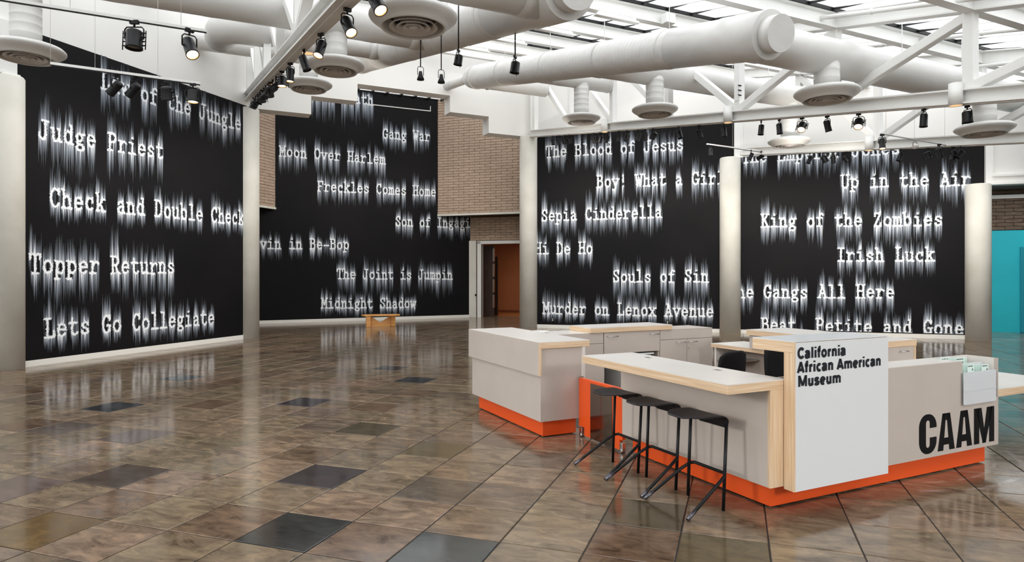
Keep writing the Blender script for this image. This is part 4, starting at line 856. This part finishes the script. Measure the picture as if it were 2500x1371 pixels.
# leaflets
for k in range(22):
    row = 0 if k < 13 else 1; kk = k if row == 0 else k - 13
    x = 5.69 + kk * (0.028 if row == 0 else 0.035) ; y = 3.225 if row == 0 else 3.33; z1 = (0.865 if row == 0 else 0.905) - 0.0015 * kk
    if row == 0 and kk == 5: z1 += 0.01
    wdt = 0.095
    lean = 0.012
    if x + 0.02 > 6.1: continue
    red = (row == 0 and kk == 0)
    o = build('leaflet', MB().box(x, x + 0.004, y, y + wdt * 0.7, z1 - 0.2, z1), M['pink' if red else 'paper'], None, 'VU', (x, y, z1 - 0.2))
    tag(o, 'red-edged leaflet at the left of the front acrylic pocket' if red else ('mint-green leaflet, %s from the left in the front row of the acrylic pocket' % ORD[kk] if row == 0 else 'mint-green leaflet, %s from the left in the back row of the pocket' % ORD[kk]), 'leaflet', 'leaflets in the desk pocket')
for (x0, x1, y, z0, z1, lab) in ((5.78, 5.87, 3.219, 0.70, 0.862, 'front leaflet with small black print, left in the front row'), (5.98, 6.08, 3.219, 0.70, 0.852, 'front leaflet with small black print, right in the front row'), (5.80, 5.93, 3.325, 0.72, 0.905, 'tall mint leaflet facing out in the back row of the pocket'), (5.62, 5.74, 3.34, 0.88, 0.915, 'mint leaflet lying at the back left of the pocket')):
    t = thing('leaflet', lab, 'leaflet', 'VU', (x0, y, z0), 'leaflets in the desk pocket')
    build('sheet', MB().box(x0, x1, y, y + 0.003, z0, z1), M['paper'], t)
    w = x1 - x0
    pr = MB()
    for q in range(5): pr.box(x0 + w * (0.12 + 0.15 * q), x0 + w * (0.12 + 0.15 * q) + w * 0.1, y - 0.001, y, z1 - 0.018, z1 - 0.010)
    build('print', pr, M['ink2'], t)
    build('emblem', MB().prism([(x1 - w * 0.3, z1 - 0.05), (x1 - w * 0.12, z1 - 0.05), (x1 - w * 0.21, z1 - 0.03)], 'y', y - 0.001, y), M['ink2'], t)
# lettering: CAAM
def letter(polys):
    mb = MB()
    for pts in polys: mb.prism(pts, 'y', 3.1875, 3.1899)
    return build('letter', mb, M['ink'], rd)
z0, z1 = 0.205, 0.50
def Cshape(x0, x1):
    w = x1 - x0; zz0, zz1 = z0 - 0.003, z1 + 0.012; r = w * 0.46; P = []
    o = lambda cx, cz, a0, a1, rr, n=10, ry=None: [(cx + rr * math.cos(math.radians(a0 + (a1 - a0) * i / n)), cz + (ry or rr) * math.sin(math.radians(a0 + (a1 - a0) * i / n))) for i in range(n + 1)]
    st = w * 0.385; ri = w * 0.115
    zc = (zz0 + zz1) / 2
    P += [(x1, zc + 0.045)] + o(x1 - r, zz1 - r, 0, 90, r) + o(x0 + r, zz1 - r, 90, 180, r) + o(x0 + r, zz0 + r, 180, 270, r) + o(x1 - r, zz0 + r, 270, 360, r) + [(x1, zc - 0.03), (x1 - st, zc - 0.03)]
    P += o(x1 - st - ri, zz0 + st * 0.8 + 0.005, 0, -180, ri, 8) + o(x1 - st - ri, zz1 - st * 0.8 - 0.005, 180, 0, ri, 8) + [(x1 - st, zc + 0.045)]
    return [P]
def Ashape(x0, x1):
    w = x1 - x0; c = (x0 + x1) / 2; tw = w * 0.22; f = w * 0.315
    return [[(x0, z0), (x0 + f, z0), (c - w * .02, z1), (c - tw, z1)], [(x1, z0), (x1 - f, z0), (c + w * .02, z1), (c + tw, z1)], [(c - tw * .9, z1 - .055), (c + tw * .9, z1 - .055), (c + tw, z1), (c - tw, z1)],
            [(x0 + f * .98, z0 + .045), (x1 - f * .98, z0 + .045), (x1 - f * 1.12, z0 + .10), (x0 + f * 1.12, z0 + .10)]]
def Mshape(x0, x1):
    w = x1 - x0; s = w * 0.25; c = (x0 + x1) / 2
    return [[(x0, z0), (x0 + s, z0), (x0 + s, z1), (x0, z1)], [(x1 - s, z0), (x1, z0), (x1, z1), (x1 - s, z1)],
            [(x0 + s * .3, z1), (x0 + w * .36, z1), (c + w * .09, z0 + .0), (c - w * .07, z0)], [(x1 - s * .3, z1), (x1 - w * .36, z1), (c - w * .09, z0), (c + w * .07, z0)]]
letter(Cshape(5.093, 5.313)); letter(Ashape(5.330, 5.552)); letter(Ashape(5.573, 5.789)); letter(Mshape(5.818, 6.106))
xh = 0.70
def ell(cx, cy, rx, ry, a0, a1, n=14): return arc(cx, cy, rx, ry, a0, a1, n)
SANS = {  # advance, strokes in units of cap height
 'C': (.60, [ell(.32, .5, .225, .405, 38, 322, 20)]), 'A': (.62, [[(.07, 0), (.31, .96)], [(.55, 0), (.31, .96)], [(.16, .27), (.46, .27)]]), 'M': (.80, [[(.13, 0), (.13, 1)], [(.67, 0), (.67, 1)], [(.15, .94), (.40, .08)], [(.65, .94), (.40, .08)]]),
 'a': (.51, [[(.08, .50), (.13, .60), (.24, .625), (.35, .58), (.375, .48), (.375, .0)], [(.37, .40), (.20, .36), (.10, .27), (.09, .16), (.15, .085), (.24, .08), (.34, .15)]]),
 'l': (.27, [[(.135, 0), (.135, 1.0)]]), 'i': (.27, [[(.135, 0), (.135, xh)], [(.135, .85), (.135, 1.0)]]), 'f': (.33, [[(.15, 0), (.15, .80), (.19, .91), (.30, .925)], [(.02, .63), (.30, .63)]]),
 'o': (.54, [ell(.27, .35, .165, .275, 0, 360, 20)]), 'r': (.36, [[(.13, 0), (.13, xh)], [(.14, .48), (.20, .59), (.33, .61)]]), 'n': (.53, [[(.13, 0), (.13, xh)], [(.14, .50), (.21, .60), (.32, .61), (.40, .52), (.40, 0)]]),
 'c': (.48, [ell(.265, .35, .16, .275, 48, 312, 16)]), 'm': (.80, [[(.13, 0), (.13, xh)], [(.14, .50), (.20, .60), (.30, .61), (.40, .52), (.40, 0)], [(.41, .50), (.47, .60), (.57, .61), (.67, .52), (.67, 0)]]),
 'e': (.52, [[(.10, .36), (.42, .36)], ell(.265, .35, .165, .275, 5, 310, 18)]), 'u': (.53, [[(.13, xh), (.13, .20), (.19, .095), (.29, .085), (.39, .19)], [(.40, 0), (.40, xh)]]), 's': (.47, [[(.37, .50), (.33, .60), (.23, .625), (.13, .58), (.11, .48), (.17, .40), (.30, .33), (.375, .24), (.36, .13), (.25, .075), (.13, .10), (.075, .20)]]), ' ': (.27, [])}
def ribbon(mb, pts, w, y, closed=False):
    P = [Vector((p[0], p[1])) for p in pts]; L = []; R = []
    for i, p in enumerate(P):
        a = (P[i] - P[i - 1]).normalized() if i else None; b = (P[i + 1] - P[i]).normalized() if i < len(P) - 1 else None
        if closed and i in (0, len(P) - 1): a = (P[-1] - P[-2]).normalized(); b = (P[1] - P[0]).normalized()
        d = ((a or b) + (b or a)).normalized(); nrm = Vector((-d.y, d.x)); k = 1.0
        if a and b: k = 1 / max(.5, nrm.dot(Vector((-a.y, a.x))))
        L.append(p + nrm * w * k); R.append(p - nrm * w * k)
    n = len(P); mb.add([(q.x, y, q.y) for q in L] + [(q.x, y, q.y) for q in R], [(i, i + 1, n + i + 1, n + i) for i in range(n - 1)])
def text_line(txt, x0, x1, zb, cap, y):
    tot = sum(SANS[c][0] for c in txt); sx = (x1 - x0) / (tot - .10); x = x0 - .05 * sx; mb = MB(); w = 0.0104
    for c in txt:
        adv, st = SANS[c]
        for pl in st:
            pts = [(x + px * sx, zb + pz * cap) for px, pz in pl]
            if pl[0][0] == pl[-1][0] and pl[0][1] < 1e-6 or True:
                ribbon(mb, pts, w, y, closed=(abs(pl[0][0] - pl[-1][0]) < 1e-6 and abs(pl[0][1] - pl[-1][1]) < 1e-6))
        x += adv * sx
    return build('lettering', mb, M['ink2'], rd, fix=False, label='dark lettering reading ' + txt)
text_line('California', 3.655, 4.126, 1.042, 0.075, 3.0985)
text_line('African American', 3.652, 4.503, 0.948, 0.075, 3.0985)
text_line('Museum', 3.658, 4.076, 0.855, 0.075, 3.0985)
# swing gate between the desks
gt = thing('desk_gate', 'low orange gate with a dark mirrored panel between the two desks', 'gate', 'VU', (3.5, 5.2, 0))
build('frame', MB().prism([(5.60, .10), (5.60, .58), (4.87, .58), (4.87, .115), (4.91, .115), (4.91, .02), (5.50, .02), (5.50, .10)], 'x', 3.50, 3.535), M['orange'], gt, bevel=0.002)
build('mirror_panel', MB().box(3.496, 3.50, 5.02, 5.20, 0.02, 0.555), M['mirror'], gt); build('mirror_panel', MB().box(3.496, 3.50, 5.205, 5.385, 0.02, 0.555), M['mirror'], gt)
build('caster', MB().box(3.49, 3.53, 5.53, 5.58, 0.012, 0.095).tube([(3.485, 5.555, 0.02), (3.535, 5.555, 0.02)], 0.02, 12), M['chrome'], gt, bevel=0.004)
build('caster', MB().box(3.49, 3.53, 4.855, 4.895, 0.012, 0.095).tube([(3.485, 4.875, 0.02), (3.535, 4.875, 0.02)], 0.02, 12), M['chrome'], gt, bevel=0.004)
build('latch', MB().box(3.50, 3.53, 5.56, 5.60, 0.58, 0.595), M['chrome'], gt)
# ------------------------------------------------------------------ left desk
ld = thing('left_desk', 'warm grey left desk with raised front slab on an orange plinth', 'desk', 'VU', (3.3, 6.4, 0))
build('base', MB().box(3.14, 3.52, 5.69, 7.28, 0.012, 0.18), M['orange'], ld, label='orange recessed plinth')
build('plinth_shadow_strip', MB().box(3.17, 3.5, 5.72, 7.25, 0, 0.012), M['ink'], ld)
build('body_panel', MB().box(3.075, 3.56, 5.62, 7.34, 0.17, 0.885), M['grey'], ld, bevel=0.002)
build('side_wing', MB().box(3.545, 3.575, 5.60, 5.66, 0.012, 0.885), M['top'], ld)
build('front_slab', MB().box(3.045, 3.075, 5.602, 7.38, 0.62, 0.949), M['grey'], ld, bevel=0.002)
build('slab_edge', MB().box(3.0465, 3.0745, 5.598, 5.603, 0.62, 0.885), M['plyv'], ld)
slab(ld, 3.047, 3.63, 5.60, 7.38, 0.886, 0.951)
# ------------------------------------------------------------------ back cabinets
bc = thing('back_cabinet', 'grey corner cabinet partly hidden behind the left desk', 'cabinet', 'VU', (4.1, 7.1, 0))
build('body', MB().box(3.56, 4.665, 6.90, 7.36, 0.12, 0.883), M['grey'], bc); build('drawer_front', MB().box(3.58, 4.663, 6.883, 6.90, 0.752, 0.883), M['grey'], bc, bevel=0.002); build('door', MB().box(3.58, 4.663, 6.883, 6.90, 0.13, 0.747), M['grey'], bc, bevel=0.002)
build('top_surface', MB().box(3.56, 4.665, 6.883, 7.36, 0.883, 0.886), M['top'], bc)
def handle(parent, v0, v1, z, y):
    return build('handle', MB().tube([(v0, y, z), (v0, y - .03, z), (v1, y - .03, z), (v1, y, z)], .0045, 8), M['chrome'], parent)
fc = thing('fridge_cabinet', 'grey cabinet with two-handled flap over an open fridge bay', 'cabinet', 'VU', (5.1, 7.1, 0))
build('side', MB().box(4.67, 4.69, 6.90, 7.36, 0.0, 0.883), M['grey'], fc); build('side', MB().box(5.53, 5.55, 6.90, 7.36, 0.0, 0.883), M['grey'], fc)
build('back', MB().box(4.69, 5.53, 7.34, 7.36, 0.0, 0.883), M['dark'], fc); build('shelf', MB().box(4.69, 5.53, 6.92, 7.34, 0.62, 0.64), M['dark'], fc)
dr = build('flap', MB().box(4.675, 5.548, 6.88, 6.90, 0.615, 0.883), M['grey'], fc, bevel=0.002)
handle(dr, 4.72, 4.87, 0.833, 6.88); handle(dr, 5.38, 5.52, 0.838, 6.88)
slab(fc, 4.46, 5.74, 6.86, 7.36, 0.886, 0.951)
fg = thing('mini_fridge', 'small white fridge in the bay under the flap cabinet', 'fridge', 'VU', (5.2, 7.1, 0))
build('body', MB().box(4.98, 5.44, 6.93, 7.32, 0.0, 0.575), M['fridge'], fg, bevel=0.008); build('door', MB().box(4.98, 5.44, 6.90, 6.93, 0.02, 0.545), M['dark'], fg, bevel=0.006, label='dark fridge door'); build('worktop', MB().box(4.96, 5.46, 6.885, 7.32, 0.575, 0.595), M['fridge'], fg, bevel=0.006); build('badge', MB().box(5.36, 5.42, 6.925, 6.93, 0.548, 0.56), M['chrome'], fg)
cb = thing('door_cabinet', 'grey cabinet with one wide drawer and two handled doors', 'cabinet', 'VU', (6.0, 7.1, 0))
build('body', MB().box(5.555, 6.45, 6.90, 7.36, 0.12, 0.883), M['grey'], cb); build('drawer_front', MB().box(5.556, 6.449, 6.882, 6.90, 0.754, 0.883), M['grey'], cb, bevel=0.002)
d_ = build('door', MB().box(5.556, 6.002, 6.882, 6.90, 0.13, 0.748), M['grey'], cb, bevel=0.002); handle(d_, 5.82, 5.97, 0.712, 6.882)
d_ = build('door', MB().box(6.008, 6.449, 6.882, 6.90, 0.13, 0.748), M['grey'], cb, bevel=0.002); handle(d_, 6.03, 6.17, 0.712, 6.882); build('lock', MB().tube([(6.025, 6.885, .632), (6.025, 6.868, .632)], .010, 12), M['chrome'], d_)
build('top_surface', MB().box(5.555, 6.452, 6.88, 7.36, 0.883, 0.886), M['grey'], cb)
# ------------------------------------------------------------------ work desk at the back right, shelves, upper cabinet
wd = thing('work_desk', 'low work desk with plywood edge and open shelves behind the chairs', 'desk', 'VU', (6.3, 5.4, 0))
slab(wd, 6.09, 6.66, 4.22, 6.52, 0.672, 0.722)
build('side', MB().box(6.12, 6.64, 6.46, 6.49, 0, 0.672), M['top'], wd); build('side', MB().box(6.12, 6.64, 5.62, 5.65, 0, 0.672), M['top'], wd); build('side', MB().box(6.12, 6.64, 4.24, 4.27, 0, 0.672), M['top'], wd); build('side', MB().box(6.12, 6.64, 5.0, 5.02, 0, 0.672), M['top'], wd)
build('back', MB().box(6.62, 6.645, 4.24, 6.49, 0.0, 0.672), M['grey'], wd)
build('shelf', MB().box(6.13, 6.6, 5.02, 5.62, 0.47, 0.49), M['top'], wd); build('shelf', MB().box(6.13, 6.6, 6.2, 6.46, 0.5, 0.515), M['chrome'], wd)
uc = thing('upper_cabinet', 'grey upper cabinet with plywood-edged top behind the sign panel', 'cabinet', 'VU', (6.35, 5.0, 0.722))
build('body', MB().box(6.06, 6.62, 4.24, 5.84, 0.7225, 0.885), M['grey'], uc); build('outer_panel', MB().box(6.62, 6.65, 4.22, 5.84, 0.05, 0.885), M['grey'], uc); build('end_panel', MB().box(6.05, 6.65, 4.215, 4.24, 0.05, 0.885), M['grey'], uc); build('end_edge', MB().box(6.645, 6.665, 4.205, 4.24, 0.05, 0.885), M['plyv'], uc)
slab(uc, 6.03, 6.67, 4.20, 5.86, 0.885, 0.951); handle(uc, 5.5 + .9, 5.5 + 1.0, 0.84, 4.2)
st = thing('side_table', 'white-topped plywood side table at the right edge beyond the low panel', 'table', 'VU', (6.7, 3.6, 0))
slab(st, 6.175, 7.26, 3.19, 4.15, 0.57, 0.637, nm='tabletop'); build('support', MB().box(6.5, 6.56, 3.6, 4.1, 0.03, 0.57), M['grey'], st)
for x, y in ((6.45, 3.55), (7.1, 4.05)): build('leg', MB().tube([(x, y, 0.0), (x, y, 0.57)], 0.02, 12), M['black'], st)
build('hinge', MB().box(6.172, 6.186, 3.20, 3.22, 0.50, 0.55), M['ink'], st)
tag(build('white_dish', MB().lathe([(0, 0), (.07, .0), (.12, .02), (.125, .022), (.12, .026), (.07, .01), (0, .01)], (3.9, 7.15, 0.886), 28), M['base_white'], None, 'VU', (3.9, 7.15, .886)), 'shallow white dish on the counter behind the left desk', 'dish')
# ------------------------------------------------------------------ office chairs
def chair(v, u, rz, zt_, label):
    t = thing('office_chair', label, 'chair', 'W', tuple(W('VU', v, u, 0)), 'black office chairs'); x, y, _ = INFO[t.name][1]; t.rotation_euler.z = rz; t.location = (x, y, 0)
    def b(nm, m, mt, **k):
        me = m.mesh(nm); fixnormals(me); o = build(nm, me, mt, None, 'W', (0, 0, 0), **k); o.location = (0, 0, 0); o.parent = t; return o
    P = []
    n = 9; W2 = 0.23; H0, H1 = zt_ - 0.46, zt_
    vs = []; 
    for i in range(n + 1):
        for j in range(n + 1):
            a = -1 + 2 * i / n; c = j / n; wid = W2 * (0.9 + 0.1 * math.sin(math.pi * c)) 
            if c > 0.85: wid *= 1 - 0.10 * ((c - .85) / .15) ** 2
            vs.append((a * wid, -0.22 - 0.05 * c + 0.04 * a * a, H0 + (H1 - H0) * c - (0.03 * a ** 6 if c > 0.9 else 0)))
    fs = [(i * (n + 1) + j, (i + 1) * (n + 1) + j, (i + 1) * (n + 1) + j + 1, i * (n + 1) + j + 1) for i in range(n) for j in range(n)]
    m = MB().add(vs, fs, True); o = b('backrest', m, M['blacksoft']); s = o.modifiers.new('s', 'SOLIDIFY'); s.thickness = 0.045; bv = o.modifiers.new('b', 'BEVEL'); bv.width = 0.015; bv.segments = 3
    b('seat', MB().box(-.24, .24, -.22, .24, .42, .49), M['blacksoft'], bevel=0.03, seg=3)
    b('back_support', MB().tube([(0, -.15, .42), (0, -.27, .44), (0, -.28, H0 + .1)], .02, 10), M['black'])
    b('gas_column', MB().tube([(0, 0, .10), (0, 0, .42)], .028, 14), M['black'])
    for k in range(5):
        a = 2 * math.pi * k / 5 + .3; q = (math.cos(a) * .3, math.sin(a) * .3)
        b('base_arm', MB().tube([(0, 0, .11), (q[0], q[1], .07)], .018, 8), M['black']); b('wheel', MB().tube([(q[0] - .02, q[1], .03), (q[0] + .02, q[1], .03)], .03, 14), M['black'])
    for s in (-1, 1): b('armrest', MB().tube([(s * .25, -.1, .45), (s * .29, -.08, .62), (s * .29, .14, .63)], .014, 8), M['black'])
    return t
chair(5.05, 5.33, R_(36), 0.815, 'black office chair back seen above the bar counter')
chair(4.70, 3.94, R_(205), 1.0, 'black high-backed office chair right behind the sign panel')
# ------------------------------------------------------------------ bar stools
SM = {}
def stool_meshes():
    # seat: flat towards -x, folding down at +x ; local origin = middle of the stool on the floor at x=0 (line of the straight legs)
    W2 = 0.175; prof = [(-0.235, .632), (-0.225, .641), (-0.15, .640), (-0.05, .641), (0.02, .640), (0.055, .634), (0.078, .618), (0.09, .595), (0.097, .57), (0.101, .545)]
    vs = []; n = len(prof); cols = [-1, -.85, -.5, 0, .5, .85, 1]
    for (x, z) in prof:
        for c in cols:
            ww = W2
            if x < -0.14: ww = W2 * (1 - 0.55 * ((-0.14 - x) / 0.095) ** 2.2)
            if z < 0.60: ww = W2 * (0.98 - 0.2 * (0.60 - z) / 0.055)
            vs.append((x + (0.012 * (1 - c * c) if x < -0.2 else 0), c * ww, z - 0.008 * (1 - c * c) * (1 if x < .05 else 0)))
    m_ = len(cols); fs = [(i * m_ + j, (i + 1) * m_ + j, (i + 1) * m_ + j + 1, i * m_ + j + 1) for i in range(n - 1) for j in range(m_ - 1)]
    SM['seat'] = MB().add(vs, fs, True).mesh('seat'); fixnormals(SM['seat']); SM['seat'].materials.append(M['blackseat'])
    for s in (-1, 1):
        # straight leg from under the seat to the floor; the one nearer the camera starts at the folded edge
        m = MB().tube([(0.085, s * 0.150, 0.575), (0.03, s * 0.176, 0.0)], .0115, 12) if s < 0 else MB().tube([(0.035, s * 0.150, 0.63), (0.03, s * 0.176, 0.0)], .0115, 12)
        SM['leg%d' % s] = m.mesh('leg'); SM['leg%d' % s].materials.append(M['black'])
    m = MB().tube([(-0.325, -0.225, .012), (-0.02, -0.19, .20), (0.045, -0.175, .235), (0.065, -0.145, .245), (0.065, 0.145, .245), (0.045, 0.175, .235), (-0.02, 0.19, .20), (-0.325, 0.225, .012)], .0115, 12)
    SM['frame'] = m.mesh('loop_frame'); SM['frame'].materials.append(M['black'])
    m = MB().tube([(-0.325, -0.225, .012), (-0.25, -0.2165, .058)], .0128, 12).tube([(-0.325, 0.225, .012), (-0.25, 0.2165, .058)], .0128, 12)
    SM['sleeve'] = m.mesh('foot_sleeve'); SM['sleeve'].materials.append(M['chrome_dark'])
    m = MB().box(-0.12, 0.05, -.145, -.12, .622, .632).box(-0.12, 0.05, .12, .145, .622, .632).tube([(0.035, -.15, .625), (.035, .15, .625)], .0105, 10)
    SM['brace'] = m.mesh('seat_brace'); SM['brace'].materials.append(M['black'])
M['blackseat'] = noisy('black_stained_wood', (0.010, 0.010, 0.013), (0.016, 0.016, 0.02), 6, 0.36, stretch=(8, 1, 1), spec=0.3)
M['chrome_dark'] = mat('worn_dark_metal', (0.12, 0.12, 0.14), 0.3, 0.8)
stool_meshes()
for k, (u, lab) in enumerate(((3.555, 'nearest black bar stool, at the plywood end of the counter'), (4.04, 'middle black bar stool under the counter'), (4.50, 'farthest black bar stool in front of the orange gate'))):
    t = thing('bar_stool', lab, 'stool', 'VU', (3.235, u, 0), 'bar stools at the counter')
    for nm, key in (('seat', 'seat'), ('leg', 'leg-1'), ('leg', 'leg1'), ('loop_frame', 'frame'), ('foot_sleeve', 'sleeve'), ('seat_brace', 'brace')):
        o = bpy.data.objects.new(nm, SM[key]); COL.objects.link(o); o.parent = t
        if nm == 'seat':
            s = o.modifiers.new('s', 'SOLIDIFY'); s.thickness = 0.011; s.offset = 0; b = o.modifiers.new('b', 'SUBSURF'); b.levels = b.render_levels = 2
# ------------------------------------------------------------------ wooden bench in the recess
bn = thing('wooden_bench', 'low honey-coloured plywood bench in front of the tall mural', 'bench', 'W', (-4.05, 20.6, 0)); bn.rotation_euler.z = R_(14)
INFO[bn.name] = ('W', (0, 0, 0))
top = MB(); P = [(-0.6 + 0.12 * (1 - math.cos(a)), 0) for a in (0,)]
oct_ = [(-.60, -.06), (-.52, -.22), (.42, -.22), (.58, -.14), (.60, .06), (.50, .24), (-.40, .24), (-.56, .14)]
build('seat', MB().prism(oct_, 'z', 0.335, 0.375), M['bench'], bn, bevel=0.008)
build('end_block', MB().prism([(-.46, -.20), (-.32, -.20), (-.30, -.05), (-.36, .12), (-.46, .05)], 'z', 0, 0.335), M['bench'], bn, bevel=0.01)
build('end_block', MB().prism([(.30, -.05), (.44, -.12), (.46, .1), (.40, .18), (.30, .12)], 'z', 0, 0.335), M['bench'], bn, bevel=0.01)
build('brace_panel', MB().prism([(-.34, 0.0), (.16, 0.0), (.16, .075), (-.02, .13), (-.22, .27), (-.34, .335)], 'y', -.06, -.035), M['bench'], bn)
build('brace_panel', MB().prism([(.40, 0.0), (-.10, 0.0), (-.02, .12), (.18, .26), (.30, .335), (.40, .335)], 'y', .0, .025), M['bench'], bn)
# outlets on the mural above the baseboard
for s, lab in ((-5.26, 'small double wall outlet at the left foot of the second mural'), (-1.85, 'small double wall outlet near the right foot of the second mural')):
    t = thing('wall_outlet', lab, 'outlet', 'BA', (s, AW - .02, .26), 'wall outlets'); build('plate', MB().box(s - .035, s + .035, AW - .024, AW - .014, .20, .32), M['ink'], t, bevel=0.003)
    for z in (.225, .27): build('socket', MB().box(s - .015, s + .015, AW - .028, AW - .023, z, z + .026), M['base_white'], t)

# ------------------------------------------------------------------ added fill spots without fixtures, evening out murals, columns and desk
for k, a in enumerate((8.8, 10.2, 11.6, 13.0)): spot('wall_fill', W('BA', BW + 3.4, a, 5.2), W('BA', BW, a, 2.2), 215)
for k, b in enumerate((-5.0, -3.6, -2.2, -0.9, 0.6, 2.2, 3.8, 5.2)): spot('wall_fill', W('BA', b, AW - (3.2 if b > 0 else 3.6), 3.85 if b > 0 else 5.1), W('BA', b, AW, 2.2), 215)
for v in (3.2, 5.5, 7.8): spot('wall_fill', W('VU', v, 18.9, 6.3), W('VU', v, 23.2, 2.6), 190)

for v, u, z, tv, tu, tz, e in ((-6.5, 2.5, 3.0, 3.5, 4.2, 0.35, 1000), (-5.0, 6.5, 3.3, 3.1, 6.4, 0.4, 330), (3.0, -5.5, 3.7, 4.2, 4.2, 0.6, 950), (7.5, -4.5, 3.7, 5.6, 3.2, 0.5, 330)):
    spot('desk_fill', W('VU', v, u, z), W('VU', tv, tu, tz), e, 58, (1, 0.97, 0.93)).data.shadow_soft_size = 0.6  # added spots with no fixture, lifting the dark desk fronts

for b in (-4.4, -1.6, 1.6, 4.4): spot('upper_wall_fill', W('BA', b, AW - 4.6, 4.0), W('BA', b, AW, 6.3), 130, 100)  # unseen spots added to brighten the upper walls and the bulkhead
for v in (3.0, 8.0): spot('upper_wall_fill', W('VU', v, 13.0, 4.6), W('VU', 5.4, 18.0, 7.2), 150, 90)
